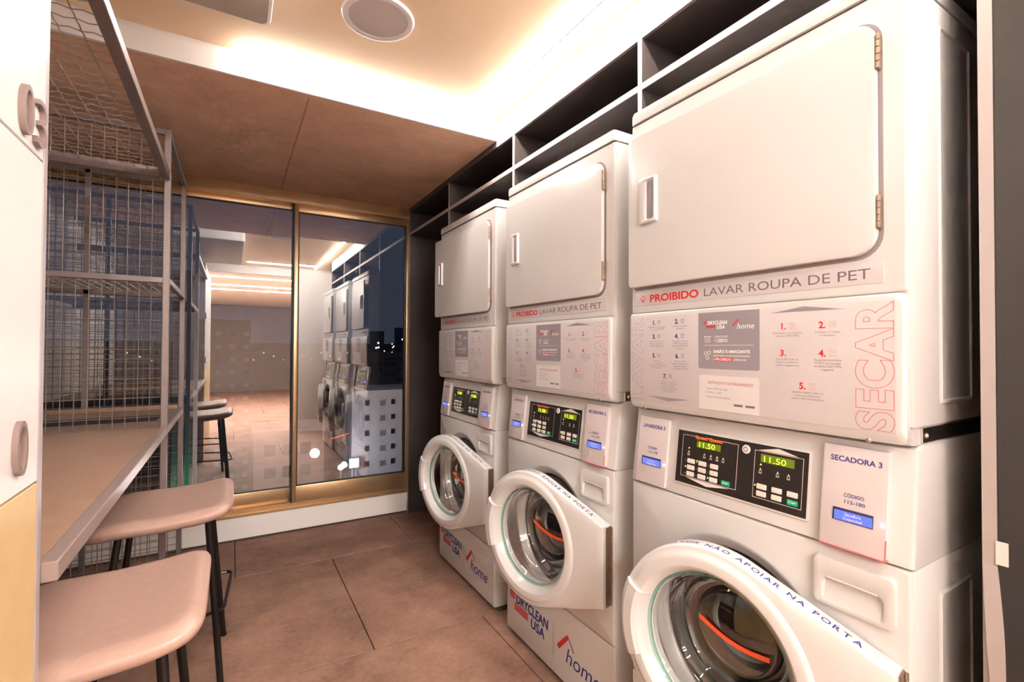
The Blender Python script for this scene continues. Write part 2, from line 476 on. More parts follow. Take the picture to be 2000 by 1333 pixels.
# ================================================================== LED STRIPS
def led(name, x0, x1, y0, y1, mat, label, z=ZC):
    e = empty(name, ((x0 + x1) / 2, (y0 + y1) / 2, z - 0.014), label=label, category='light', group='ceiling light strips')
    cx, cy, cz = e.location
    obj('diffuser', box(x0 - cx, x1 - cx, y0 - cy, y1 - cy, 0.002, 0.0135), mat, e)
    w = 0.0034
    if (x1 - x0) > (y1 - y0):
        obj('profile', box(x0 - cx, x1 - cx, -w, w, 0.0, 0.0019), 'led_profile', e)
    else:
        obj('profile', box(-w, w, y0 - cy, y1 - cy, 0.0, 0.0019), 'led_profile', e)
    return e
led('light_strip', 0.03, 1.014, 2.076, 2.094, 'led_strip', 'glowing ceiling light strip running along the white beam face above the window')
led('light_strip', 1.016, 1.034, -0.36, 2.094, 'led_strip', 'glowing ceiling light strip running above the fronts of the laundry stacks')
led('light_strip', 0.16, 1.014, -0.16, -0.142, 'led_strip', 'bright ceiling light strip mirrored in the upper part of the window')
for y, wh in ((-1.9, 'nearest'), (-3.1, 'second'), (-3.9, 'farthest')):
    led('light_strip', -0.75, 1.25, y, y + 0.04, 'corridor_led', wh + ' of three light bars over the passage, mirrored in the left window pane')

# ceiling speaker, air conditioner -----------------------------------------
sp = empty('ceiling_speaker', (0.423, 1.65, ZC), label='round white speaker set flush in the ochre ceiling', category='speaker')
ring = bmesh.new()
def rev_z(profile, n=56):
    b = revolve([(r, d) for r, d in profile], n=n)
    bmesh.ops.rotate(b, cent=(0, 0, 0), matrix=Matrix.Rotation(-PI / 2, 3, 'X'), verts=b.verts[:])
    return b
obj('trim_ring', rev_z([(0.097, 0), (0.099, 0.007), (0.106, 0.010), (0.118, 0.008), (0.122, 0.0)]), 'speaker_white', sp)
obj('grille', rev_z([(0.0, 0.006), (0.06, 0.006), (0.097, 0.0045), (0.0975, 0.0)]), 'speaker_grille', sp)
for c in sp.children: c.rotation_euler = (0, 0, 0)
ac = empty('air_conditioner', (-0.16, 0.9, 2.275), label='boxy ceiling air conditioner with rounded corner and white rim', category='air conditioner')
def slab_xy(x0, x1, y0, y1, z0, z1, r, bev):
    b = plate(x0, x1, -y1, -y0, 0, z1 - z0, r, bev)
    bmesh.ops.transform(b, matrix=Matrix.Translation((0, 0, z0)) @ Matrix(((1, 0, 0, 0), (0, 0, -1, 0), (0, 1, 0, 0), (0, 0, 0, 1))), verts=b.verts[:])
    return b
obj('casing', slab_xy(-0.36, 0.255, -0.75, 0.835, 0.0, 0.1, 0.03, 0.006), 'speaker_white', ac)
obj('underside_panel', slab_xy(-0.35, 0.245, -0.74, 0.825, -0.002, 0.01, 0.026, 0.002), 'aircon_panel', ac)

# ================================================================== LAUNDRY STACKS
W = 0.683
CACHE = {}
def cm(key, fn, angle=35):
    """cached mesh"""
    if key not in CACHE:
        r = fn()
        CACHE[key] = to_mesh(r, key, angle) if isinstance(r, bmesh.types.BMesh) else r
    return CACHE[key]

Z_SEAM, Z_CB, Z_DB, Z_PT, Z_LB, Z_TOP = 0.286, 0.843, 1.057, 1.336, 1.900, 1.9415
CU, CZ, RO, RI, CH, HH = 0.331, 0.541, 0.238, 0.176, 0.340, 0.129
HX, HY = 0.671, -0.022            # hinge axis in machine space (depth slightly outside the front)
SL = 0.025                        # how far the console leans back at its top
CON = Matrix.Translation((0, 0, Z_CB)) @ Matrix.Rotation(-math.atan2(SL, Z_DB - Z_CB), 4, 'X') @ Matrix.Translation((0, 0, -Z_CB))

def hole_plate():
    x0, x1, z0, z1 = 0.003, W - 0.003, Z_SEAM + 0.002, Z_CB - 0.002
    ang = [2 * PI * k / 72 for k in range(72)]
    for cx, cz in ((x0, z0), (x1, z0), (x1, z1), (x0, z1)): ang.append(math.atan2(cz - CZ, cx - CU) % (2 * PI))
    ang = sorted(set(round(a, 6) for a in ang))
    def rect(a, ins):
        c, s = math.cos(a), math.sin(a); t = 1e9
        if c > 1e-9: t = min(t, (x1 - ins - CU) / c)
        if c < -1e-9: t = min(t, (x0 + ins - CU) / c)
        if s > 1e-9: t = min(t, (z1 - ins - CZ) / s)
        if s < -1e-9: t = min(t, (z0 + ins - CZ) / s)
        return (CU + c * t, CZ + s * t)
    def circ(r, y): return [(CU + r * math.cos(a), y, CZ + r * math.sin(a)) for a in ang]
    def rc(ins, y): return [(rect(a, ins)[0], y, rect(a, ins)[1]) for a in ang]
    b = bmesh.new()
    loft(b, [circ(0.206, 0.05), circ(0.209, 0.014), circ(0.216, 0.007), circ(0.228, 0.003), circ(0.236, -0.004), circ(0.243, -0.004), circ(0.252, 0.0), rc(0.006, 0.0), rc(0.002, 0.002), rc(0, 0.006), rc(0, 0.03)], False, False)
    return b

def washer_cabinet():
    b = bmesh.new()
    # side shells, back, floor, roof as open box with thickness
    bx(b, 0.0, 0.012, 0.006, 0.70, 0.02, Z_CB, 0.004); bx(b, W - 0.012, W, 0.006, 0.70, 0.02, Z_CB, 0.004)
    bx(b, 0.012, W - 0.012, 0.69, 0.70, 0.02, Z_CB); bx(b, 0.012, W - 0.012, 0.03, 0.69, 0.02, 0.03)
    bx(b, 0.012, W - 0.012, 0.03, 0.69, Z_CB - 0.01, Z_CB)
    return b

def side_emboss(y0, y1, z0, z1):
    """pressed recess outline on the right side, built as a frame lip"""
    b = bmesh.new()
    def lp(ins, d):
        return [(W + d, a, c) for a, c in rrect(y0 + ins, y1 - ins, z0 + ins, z1 - ins, 0.006)]
    loft(b, [lp(-0.006, 0.0), lp(-0.002, 0.0035), lp(0.002, 0.0035), lp(0.005, 0.0005)], False, True)
    return b

def door_outline(n=96):
    hull = []
    tl = []
    # convex hull of circle (centre -CH) and the hinge edge at x=0
    pts = [(-CH + RO * math.cos(2 * PI * k / n), RO * math.sin(2 * PI * k / n)) for k in range(n)] + [(0, HH), (0, -HH), (0, 0.06), (0, -0.06), (0, 0)]
    pts = sorted(pts)
    def half(ps):
        h = []
        for p in ps:
            while len(h) > 1 and (h[-1][0] - h[-2][0]) * (p[1] - h[-2][1]) - (h[-1][1] - h[-2][1]) * (p[0] - h[-2][0]) < -1e-12: h.pop()
            h.append(p)
        return h
    lo = half(pts); hi = half(pts[::-1]); h = lo[:-1] + hi[:-1]
    # densify long edges
    out = []
    for i, p in enumerate(h):
        q = h[(i + 1) % len(h)]; out.append(p)
        d = math.hypot(q[0] - p[0], q[1] - p[1]); m = int(d / 0.02)
        for k in range(1, m): out.append((p[0] + (q[0] - p[0]) * k / m, p[1] + (q[1] - p[1]) * k / m))
    res = []
    for p in out:
        if not res or math.hypot(p[0] - res[-1][0], p[1] - res[-1][1]) > 0.003: res.append(p)
    return res
OUTL = door_outline()
T_F, T_B = -0.016, 0.020          # door rim front / back depth
def door_ring():
    b = bmesh.new()
    def inner(r, y):
        o = []
        for x, z in OUTL:
            a = math.atan2(z, x + CH); o.append((-CH + r * math.cos(a), y, r * math.sin(a)))
        return o
    def outer(t, y):
        o = []
        for x, z in OUTL:
            a = math.atan2(z, x + CH); ri = (-CH + RI * math.cos(a), RI * math.sin(a))
            o.append((ri[0] + (x - ri[0]) * t, y, ri[1] + (z - ri[1]) * t))
        return o
    def step(t, y):
        o = []
        for x, z in OUTL:
            a = math.atan2(z, x + CH); ri = (-CH + 0.2235 * math.cos(a), 0.2235 * math.sin(a))
            o.append((ri[0] + (x - ri[0]) * t, y, ri[1] + (z - ri[1]) * t))
        return o
    L = [inner(RI - 0.012, 0.024), inner(RI - 0.012, 0.006), inner(RI - 0.004, -0.002), inner(RI, -0.010), inner(RI + 0.009, -0.026), inner(RI + 0.016, -0.031), inner(0.210, -0.0325), inner(0.218, -0.030), inner(0.2235, -0.0255), step(0.35, -0.0245), step(0.80, -0.0230), step(0.96, -0.0195), outer(1.0, T_F), outer(1.0, T_B), outer(0.97, 0.024), outer(0.5, 0.024)]
    L.append(L[0])
    vs_ = [[b.verts.new(p) for p in lp] for lp in L[:-1]]
    n = len(OUTL); m = len(vs_)
    for i in range(m):
        a, c = vs_[i], vs_[(i + 1) % m]
        for k in range(n): b.faces.new((a[k], a[(k + 1) % n], c[(k + 1) % n], c[k]))
    return b
def door_bowl():
    return revolve([(RI - 0.012, 0.006), (RI - 0.018, 0.014), (RI - 0.022, 0.05), (RI - 0.030, 0.075), (RI - 0.034, 0.078), (RI - 0.040, 0.100), (RI - 0.056, 0.118), (0.106, 0.120), (0.096, 0.108), (0.090, 0.108), (0.082, 0.099), (0.0, 0.096)], (-CH, 0, 0), 64)
def door_pane():
    return revolve([(RI - 0.001, -0.006), (0.09, -0.0075), (0.0, -0.008), ], (-CH, 0, 0), 64)
def door_pane_edge():
    return revolve([(RI - 0.003, -0.004), (RI - 0.011, -0.0045), (RI - 0.011, 0.004), (RI - 0.003, 0.004)], (-CH, 0, 0), 64)
def door_grip():
    b = bmesh.new()
    # finger-grip block on the free side of the ring, following the ring from -25 to 25 degrees
    loops = []
    for k in range(15):
        a = PI + math.radians(-24 + 48 * k / 14)
        def q(r, y): return (-CH + r * math.cos(a), y, r * math.sin(a))
        loops.append([q(RI - 0.002, 0.004), q(RI - 0.002, -0.010), q(RI + 0.010, -0.034), q(RI + 0.022, -0.041), q(RO - 0.014, -0.038), q(RO + 0.0005, -0.026), q(RO + 0.0005, 0.0), q(RI + 0.02, 0.010)])
    loft(b, loops)
    return b
def door_text():
    pts = OUTL
    # walk the upper outline from top-left to the hinge
    a0 = max(range(len(pts)), key=lambda i: pts[i][1])
    up_ = [p for p in pts if p[1] > 0 and p[0] > -CH - 0.16]
    up_.sort(key=lambda p: p[0])
    cum = [0]
    for p, q in zip(up_, up_[1:]): cum.append(cum[-1] + math.hypot(q[0] - p[0], q[1] - p[1]))
    s = 0.055; items = []
    for ch in 'FAVOR NÃO APOIAR NA PORTA':
        if ch == ' ': s += 0.011; continue
        me = text_mesh(ch, 0.0225, bold=0.012)
        xs = [v.co.x for v in me.vertices]; w = max(xs) - min(xs)
        sm = s + w / 2
        i = max(0, min(len(cum) - 2, next((k for k in range(len(cum) - 1) if cum[k + 1] >= sm), len(cum) - 2)))
        f = (sm - cum[i]) / max(cum[i + 1] - cum[i], 1e-6)
        p, q = up_[i], up_[i + 1]
        px, pz = p[0] + (q[0] - p[0]) * f, p[1] + (q[1] - p[1]) * f
        tx, tz = q[0] - p[0], q[1] - p[1]; l = math.hypot(tx, tz); tx, tz = tx / l, tz / l
        X = Vector((tx, 0, tz)); Y = Vector((0, 1, 0)); N = X.cross(Y)
        if N.z < 0: N = -N
        o = Vector((px, -0.010, pz)) + N * 0.0006 - X * (min(xs) + w / 2)
        M = Matrix(((X.x, Y.x, N.x, o.x), (X.y, Y.y, N.y, o.y), (X.z, Y.z, N.z, o.z), (0, 0, 0, 1)))
        items.append((me, M)); s += w + 0.0042
    return place_mesh(items)
def hinge_leaf():
    b = bmesh.new()
    bx(b, 0.0005, 0.003, -0.006, 0.022, -HH + 0.004, HH - 0.004, 0.0005, 1)
    m = 15
    for k in range(m):
        z0 = -HH + 0.004 + (2 * HH - 0.008) * k / m; z1 = z0 + (2 * HH - 0.008) / m - 0.002
        tube(b, [(0.004, 0.022, z0), (0.004, 0.022, z1)], 0.0042, 8)
    return b

def console_body():
    b = bmesh.new()
    prof = [(0.0, Z_CB + 0.003), (SL, Z_DB - 0.004), (SL + 0.02, Z_DB + 0.004), (0.70, Z_DB + 0.004), (0.70, Z_CB + 0.001), (0.004, Z_CB + 0.001)]
    loops = []
    for x, ins in ((0.0, 0.006), (0.002, 0.002), (0.007, 0.0), (W - 0.007, 0.0), (W - 0.002, 0.002), (W, 0.006)):
        loops.append([(x, y + (ins if y < 0.1 else 0), z) for y, z in prof])
    loft(b, loops)
    return b
def dryer_body():
    b = bmesh.new()
    bx(b, 0.0, W, 0.006, 0.70, Z_DB + 0.036, Z_LB - 0.001, 0.004)
    bx(b, 0.004, W - 0.004, 0.02, 0.70, Z_DB + 0.004, Z_DB + 0.036)
    return b
def dryer_front():
    b = plate(0.0, W - 0.004, Z_PT + 0.001, Z_LB - 0.001, 0.0, 0.03, 0.005, 0.005)
    return b
def dryer_shadow_ring():
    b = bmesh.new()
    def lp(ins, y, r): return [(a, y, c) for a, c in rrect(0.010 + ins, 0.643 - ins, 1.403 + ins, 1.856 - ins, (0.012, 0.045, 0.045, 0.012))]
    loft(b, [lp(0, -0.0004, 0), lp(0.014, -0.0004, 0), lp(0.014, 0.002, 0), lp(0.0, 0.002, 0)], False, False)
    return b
def lower_panel():
    b = bmesh.new()
    def lp(ins, y, zb): return [(a, y, c) for a, c in rrect(0.001 + ins, W - 0.005 - ins, zb + ins * 0.6, Z_PT - 0.001 - ins, (0.02, 0.012, 0.012, 0.008))]
    loft(b, [lp(0.010, -0.012, Z_DB + 0.022), lp(0.004, -0.0105, Z_DB + 0.016), lp(0.0, -0.005, Z_DB + 0.006), lp(0.0, 0.030, Z_DB)])
    return b
def top_lid():
    b = bmesh.new()
    def lp(ins, z): return [(a, c, z) for a, c in rrect(0.0 + ins, W - ins, -0.004 + ins, 0.70, (0.010, 0.010, 0.002, 0.002))]
    loft(b, [lp(0.0, Z_LB + 0.002), lp(0.0, Z_TOP - 0.014), lp(0.003, Z_TOP - 0.005), lp(0.012, Z_TOP)])
    return b
DHX = 0.636
def dryer_door_m():
    b = bmesh.new()
    def lp(ins, y): return [(a - DHX, y, c) for a, c in rrect(0.012 + ins, DHX - ins, 1.410 + ins, 1.850 - ins, (0.012, 0.040, 0.040, 0.012))]
    loft(b, [lp(0.005, -0.0150), lp(0.0012, -0.0140), lp(0.0, -0.0105), lp(0.0, -0.003), lp(0.01, -0.0015)])
    return b
def dryer_handle():
    b = bmesh.new()
    x0, x1, z0, z1 = 0.060 - DHX, 0.124 - DHX, 1.585, 1.716
    def lp(i0, i1, iz, y): return [(a, y, c) for a, c in rrect(x0 + i0, x1 - i1, z0 + iz, z1 - iz, 0.006)]
    loft(b, [lp(0, 0, 0, -0.0145), lp(0.002, 0.001, 0.002, -0.0235), lp(0.006, 0.005, 0.007, -0.0255), lp(0.024, 0.010, 0.010, -0.0235), lp(0.026, 0.012, 0.013, -0.0165)])
    return b
def handle_pocket():
    return plate(0.086 - DHX, 0.113 - DHX, 1.597, 1.704, -0.0175, -0.0145, 0.004, 0.0004)
def small_hinge(z0, z1):
    b = bmesh.new()
    bx(b, 0.0005, 0.005, -0.0125, -0.0012, z0, z1, 0.0006, 1)
    n = 5
    for k in range(n):
        a = z0 + (z1 - z0) * k / n
        tube(b, [(0.0035, -0.0125, a + 0.001), (0.0035, -0.0125, a + (z1 - z0) / n - 0.001)], 0.0032, 8)
    return b
def soap_drawer():
    b = bmesh.new()
    def lp(ins, y): return [(a, y, c) for a, c in rrect(0.521 + ins, 0.660 - ins, 0.727 + ins, 0.820 - ins, 0.010)]
    x0, x1, z0, z1 = 0.538, 0.643, 0.736, 0.783
    def rc(ins, deep):
        o = []
        for a, c in rrect(x0 + ins, x1 - ins, z0 + ins * 0.4, z1 - ins, (0.005, 0.005, 0.012, 0.012)):
            t = min(1, max(0, (c - z0) / (z1 - z0))); o.append((a, -0.0125 + deep * (0.10 + 0.90 * t), c))
        return o
    loft(b, [lp(0, 0.003), lp(0, -0.008), lp(0.001, -0.0110), lp(0.004, -0.0125), rc(-0.002, 0.0), rc(0.0, 0.001), rc(0.003, 0.0105)], False, True)
    return b
def soap_grip():
    b = bmesh.new()
    tube(b, [(0.548, -0.0122, 0.7835), (0.633, -0.0122, 0.7835)], 0.0016, 8)
    return b
def kick_panel():
    return plate(0.003, W - 0.003, 0.022, Z_SEAM - 0.001, 0.0, 0.03, 0.004, 0.004)
def screw_m():
    return revolve([(0.0, -0.0035), (0.003, -0.0032), (0.0052, -0.001), (0.0062, 0.0)], (0, 0, 0), 12)
def drum_m():
    b = revolve([(0.178, 0.10), (0.232, 0.115), (0.236, 0.15), (0.236, 0.42), (0.20, 0.43), (0.12, 0.425), (0.05, 0.41), (0.0, 0.408)], (CU, 0, CZ), 48)
    for k in range(3):
        a = 2 * PI * k / 3 + 0.5
        ca, sa = math.cos(a), math.sin(a); cp, sp_ = -sa, ca
        loops = []
        for y in (0.16, 0.18, 0.38, 0.40):
            h = 0.05 if 0.17 < y < 0.39 else 0.01
            loops.append([(CU + ca * r + cp * w, y, CZ + sa * r + sp_ * w) for r, w in ((0.235, -0.035), (0.235 - h, -0.010), (0.235 - h, 0.010), (0.235, 0.035))])
        loft(b, loops)
    return b
def gasket_m():
    return revolve([(0.208, 0.030), (0.202, 0.016), (0.190, 0.010), (0.178, 0.010), (0.168, 0.030), (0.176, 0.045), (0.170, 0.060), (0.176, 0.090), (0.180, 0.105)], (CU, 0, CZ), 64)

def tri(pts, y): return flat(pts, y)
def xf(bm, M):
    bmesh.ops.transform(bm, matrix=M, verts=bm.verts[:]); return bm

def logo_meshes(u, z, s, y, dark=True):
    """DRYCLEAN USA | home logo, s = width scale (1 = kick plate size); returns list of (mesh, material)"""
    out = []
    red = bmesh.new()
    def para(x0, x1, z0, z1, sh=0.0):
        red.faces.new([red.verts.new((u + (a + sh * (b - z0)) * s, y, z + b * s)) for a, b in ((x0, z0), (x1, z0), (x1, z1), (x0, z1))])
    for k in range(3):
        para(0.0, 0.046, 0.050 + 0.0115 * k, 0.058 + 0.0115 * k, 0.25)
        para(0.038, 0.155, 0.004 + 0.0115 * k, 0.012 + 0.0115 * k, 0.25)
    roof = [(0.372, 0.022), (0.386, 0.010), (0.452, 0.082), (0.437, 0.090)]
    red.faces.new([red.verts.new((u + a * s, y, z + b * s)) for a, b in roof])
    out.append((red, 'ink_red'))
    ink = 'ink_blue' if dark else 'ink_white'
    it = [(fit_w('DRYCLEAN', 0.255 * s, 0.058 * s, bold=0.03, shear=0.12), at(u + 0.054 * s, z + 0.042 * s, y)),
          (fit_w('USA', 0.105 * s, 0.056 * s, bold=0.03, shear=0.12), at(u + 0.175 * s, z - 0.008 * s, y)),
          (fit_w('home', 0.20 * s, 0.085 * s, shear=0.25), at(u + 0.425 * s, z - 0.016 * s, y))]
    out.append((place_mesh(it), ink))
    br = bmesh.new()
    br.faces.new([br.verts.new((u + a * s, y - 0.0001, z + b * s)) for a, b in ((0.452, 0.082), (0.444, 0.086), (0.476, 0.040), (0.483, 0.044))])
    if dark:
        br.faces.new([br.verts.new((u + a * s, y, z + b * s)) for a, b in ((0.345, -0.045), (0.3475, -0.045), (0.3475, 0.095), (0.345, 0.095))])
    out.append((br, 'hinge_metal'))
    return out

STUFF = ('small_print', 'payment_print', 'indicator_print', 'blue_icons', 'red_icons', 'white_icons', 'white_lettering', 'lettering', 'start_lettering', 'lcd_text', 'white_outline', 'paw_print', 'store_badge', 'grey_arrow', 'logo', 'red_lettering', 'grey_lettering', 'lavar_outline', 'secar_outline')
def build_stack(n, X0, Y0, door_ang, dry_ang, code_l, code_r, label):
    root = empty('stacked_washer_dryer', (X0, Y0, 0), -PI / 2, label=label, category='laundry machine', group='stacked washers and dryers')
    def part(name, key, fn, mat, parent=None, angle=35, label=None):
        o = obj(name, cm(key, fn, angle), mat, parent or root, label)
        if name in STUFF: o['kind'] = 'stuff'
        return o
    # ---- washer
    part('washer_cabinet', 'wcab', washer_cabinet, 'white_enamel')
    part('washer_front', 'wfront', hole_plate, 'white_enamel', angle=50)
    kp = part('kick_panel', 'kick', kick_panel, 'white_enamel')
    if 'logo' not in CACHE: CACHE['logo'] = [(to_mesh(b, 'logo', clean=False) if isinstance(b, bmesh.types.BMesh) else b, m) for b, m in logo_meshes(0.030, 0.118, 0.93, -0.0006)]
    for me, m in CACHE['logo']: obj('logo', me, m, kp, kind='stuff')
    part('toe_recess', 'toe', lambda: box(0.01, W - 0.01, 0.03, 0.65, 0.0, 0.022), 'seam_dark')
    part('side_recess', 'semb1', lambda: side_emboss(0.115, 0.262, 0.06, 0.775), 'white_enamel')
    part('side_recess', 'semb2', lambda: side_emboss(0.34, 0.64, 0.06, 0.775), 'white_enamel')
    part('drum', 'drum', drum_m, 'drum_steel')
    part('gasket', 'gask', gasket_m, 'gasket')
    sd = part('soap_drawer', 'soap', soap_drawer, 'white_enamel')
    part('grip', 'soapg', soap_grip, 'door_plastic', sd)
    # ---- washer door (round porthole, ajar)
    dr = part('washer_door', 'dring', door_ring, 'door_plastic', angle=30)
    dr.location = (HX, HY, CZ); dr.rotation_euler = (0, 0, door_ang)
    part('grip', 'dgrip', door_grip, 'door_plastic', dr, 30)
    part('glass_bowl', 'dbowl', door_bowl, 'door_glass', dr, 50)
    part('glass_edge', 'dpe', door_pane_edge, 'glass_edge', dr)
    part('hinge', 'dhinge', hinge_leaf, 'hinge_metal', dr)
    part('lettering', 'dtext', door_text, 'ink_blue', dr)
    def strip():
        b = bmesh.new(); loops = []
        for k in range(17):
            t = k / 16; x = -CH - 0.085 + 0.17 * t; z = 0.012 - 0.030 * t - 0.016 * math.sin(PI * t)
            loops.append([(x, 0.0925, z - 0.0055), (x, 0.0925, z + 0.0055), (x, 0.0938, z + 0.0055), (x, 0.0938, z - 0.0055)])
        loft(b, loops); return b
    part('fill_line', 'ostrip', strip, 'orange_strip', dr, label='orange curved strip on the glass')  # fill line on the bowl, its material given a faint glow
    # ---- console
    part('console', 'cons', console_body, 'white_enamel')
    cp = part('control_panel', 'cpan', lambda: xf(plate(0.156, 0.506, 0.874, 1.020, -0.003, 0.002, 0.004, 0.0015), CON), 'white_enamel')
    part('black_face', 'cface', lambda: xf(flat(rrect(0.161, 0.501, 0.879, 1.015, 0.001), -0.0034), CON), 'control_black', cp)
    def frames():
        b = bmesh.new(); w = 0.0011; y = -0.0037
        for (x0, x1, z0, z1) in ((0.177, 0.339, 0.897, 1.005), (0.381, 0.491, 0.894, 1.001)):
            for q in ((x0, x1, z0, z0 + w), (x0, x1, z1 - w, z1), (x0, x0 + w, z0, z1), (x1 - w, x1, z0, z1)):
                b.faces.new([b.verts.new((a, y, c)) for a, c in ((q[0], q[2]), (q[1], q[2]), (q[1], q[3]), (q[0], q[3]))])
        b.faces.new([b.verts.new((a, y, c)) for a, c in ((0.195, 0.8955), (0.258, 0.8845), (0.322, 0.8955))])
        b.faces.new([b.verts.new((a, y, c)) for a, c in ((0.390, 1.002), (0.480, 1.002), (0.436, 1.0125))])
        return to_mesh(xf(b, CON), 'frames', clean=False)
    part('white_outline', 'cframes', frames, 'button_white', cp)
    # displays
    for di, (x0, x1, z0, z1) in enumerate(((0.222, 0.292, 0.978, 0.9945), (0.396, 0.472, 0.976, 0.9945))):
        d = part('display', 'disp%d' % di, lambda: xf(flat([(x0, z0), (x1, z0), (x1, z1), (x0, z1)], -0.0040), CON), 'display_back', cp, label='lit green display reading 11.50')
        d.name = 'display'
        part('digits', 'dig%d' % di, lambda: place_mesh([(fit_w('11.50', (x1 - x0) * 0.66, 0.0185, bold=0.0), at(x0 + 0.003, z0 + 0.0018, -0.0044, base=CON))]), 'digit_lime', cp)
    part('brand_lettering', 'sq', lambda: place_mesh([(fit_w('Speed Queen', 0.080, 0.0115, bold=0.045), at(0.217, 0.9995, -0.0043, base=CON))]), 'ink_orange', cp)
    part('medallion', 'knob', lambda: xf(revolve([(0.0, -0.006), (0.009, -0.006), (0.0105, -0.0035)], (0.359, 0, 0.9975), 24), CON), 'button_white', cp)
    part('medallion_mark', 'knobm', lambda: xf(revolve([(0.0035, -0.0062), (0.006, -0.0062)], (0.359, 0, 0.9975), 18), CON), 'ink_mid', cp)
    bt = cm('btn', lambda: plate(-0.0115, 0.0115, -0.0058, 0.0058, -0.0048, -0.0036, 0.0018, 0.0004))
    spots = [(0.208 + 0.0345 * c, 0.939 - 0.0165 * r, 'button_white') for r in range(3) for c in range(3)] + [(0.311, 0.906, 'button_green')]
    spots += [(0.402, 0.921, 'button_white'), (0.437, 0.921, 'button_white'), (0.471, 0.921, 'button_white'), (0.402, 0.905, 'button_white'), (0.437, 0.905, 'button_white'), (0.472, 0.904, 'button_green')]
    for bu, bz, bmtr in spots:
        o = obj('button', bt, bmtr, cp); o.matrix_local = CON @ Matrix.Translation((bu, 0, bz))
    def icons():
        it = []
        for u, z in ((0.199, 0.959), (0.247, 0.960), (0.266, 0.960), (0.284, 0.960), (0.301, 0.960), (0.397, 0.956), (0.437, 0.956), (0.461, 0.956)):
            it.append((text_mesh('A', 0.009, bold=0.03), at(u - 0.003, z, -0.0041, base=CON)))
            it.append((text_mesh('ILII', 0.006, bold=0.03), at(u - 0.004, z - 0.006, -0.0041, base=CON)))
        for bu, bz, mm in spots[:9]: it.append((text_mesh('-', 0.012), at(bu - 0.019, bz - 0.003, -0.0041, base=CON)))
        return place_mesh(it)
    part('indicator_print', 'icons', icons, 'button_white', cp)
    def start():
        return place_mesh([(text_mesh('START', 0.0055, bold=0.03, align='CENTER'), at(a, b, -0.0052, base=CON)) for a, b in ((0.311, 0.9045), (0.472, 0.9025))])
    part('start_lettering', 'start', start, 'ink_white', cp)
    for ku, kz in ((0.199, 0.972), (0.397, 0.970), (0.226, 0.943), (0.191, 0.9225), (0.261, 0.908), (0.386, 0.9215)):
        o = obj('indicator_light', cm('ind', lambda: revolve([(0.0, -0.0046), (0.0016, -0.0044), (0.0018, -0.0036)], (0, 0, 0), 8)), 'led_lime', cp); o.matrix_local = CON @ Matrix.Translation((ku, 0, kz))
    # payment readers
    for side, (x0, x1, z0, z1) in enumerate(((0.021, 0.130, 0.848, 1.036), (0.533, 0.646, 0.848, 1.044))):
        th = -0.008 if side == 0 else -0.014
        pb = part('payment_reader', 'pb%d' % side, lambda: xf(plate(x0, x1, z0, z1, th, 0.002, 0.005, 0.0015), CON), 'acrylic')
        c = (x0 + x1) / 2; yy = th - 0.0005
        word = ('LAVADORA %d' if side == 0 else 'SECADORA %d') % n
        wd = 0.080 if side == 0 else 0.088
        code = code_l if side == 0 else code_r
        me = place_mesh([(fit_w(word, wd, 0.0145, bold=0.02), at(c - wd / 2 + 0.002, z1 - 0.031, yy, base=CON)),
                         (fit_w('CÓDIGO', 0.035, 0.0095, bold=0.012), at(c - 0.0155, 0.946, yy, base=CON)),
                         (fit_w(code, 0.035, 0.0095, bold=0.012), at(c - 0.0155, 0.934, yy, base=CON))])
        obj('lettering', me, 'ink_blue', pb, kind='stuff')
        lx0, lx1 = c - 0.033, c + 0.036
        part('lcd_frame', 'lcf%d' % side, lambda: xf(plate(lx0, lx1, 0.899, 0.923, yy - 0.001, yy + 0.002, 0.001, 0.0003), CON), 'lcd_dark', pb)
        part('lcd', 'lcd%d' % side, lambda: xf(flat([(lx0 + 0.003, 0.9005), (lx1 - 0.001, 0.9005), (lx1 - 0.001, 0.9185), (lx0 + 0.003, 0.9185)], yy - 0.0013), CON), 'lcd_blue', pb)
        part('lcd_text', 'lct%d' % side, lambda: place_mesh([(fit_w('Secadora' if side else 'Lavadora', 0.028, 0.008), at(c - 0.012, 0.9105, yy - 0.0016, base=CON)), (fit_w('Disponível', 0.032, 0.008), at(c - 0.014, 0.9025, yy - 0.0016, base=CON))]), 'ink_white', pb)
        part('status_light', 'stl%d' % side, lambda: xf(revolve([(0.0, -0.002), (0.0022, -0.0015), (0.0028, 0.0)], (x1 - 0.006, yy, 0.910), 10), CON), 'led_blue', pb)
        if side == 1:
            def rededge():
                b = bmesh.new()
                bx(b, x0, x1, th - 0.0004, 0.0, z0 - 0.001, z0 + 0.001); bx(b, x1 - 0.0012, x1 + 0.0006, th - 0.0004, th + 0.0022, z0, 0.885)
                return xf(b, CON)
            part('red_edge', 'rede', rededge, 'acrylic_red', pb)
    # ---- dryer
    part('dryer_cabinet', 'dcab', dryer_body, 'white_enamel')
    part('dryer_front', 'dfront', dryer_front, 'white_enamel')
    part('door_shadow_ring', 'drec', dryer_shadow_ring, 'ink_mid')  # flat grey ring painting the shadow groove round the door
    part('top_lid', 'lid', top_lid, 'white_enamel')
    part('lid_shadow_gap', 'lidg', lambda: box(0.006, W - 0.006, 0.004, 0.68, Z_LB - 0.002, Z_LB + 0.003), 'seam_dark')
    part('side_recess', 'semb3', lambda: side_emboss(0.125, 0.272, 1.135, 1.850), 'white_enamel')
    part('side_recess', 'semb4', lambda: side_emboss(0.35, 0.65, 1.135, 1.850), 'white_enamel')
    part('stacking_bracket', 'brk', lambda: box(W - 0.006, W - 0.001, 0.045, 0.50, Z_DB + 0.006, Z_DB + 0.034, 0.001, 1), 'steel')
    dd = part('dryer_door', 'ddoor', dryer_door_m, 'white_enamel', angle=40)
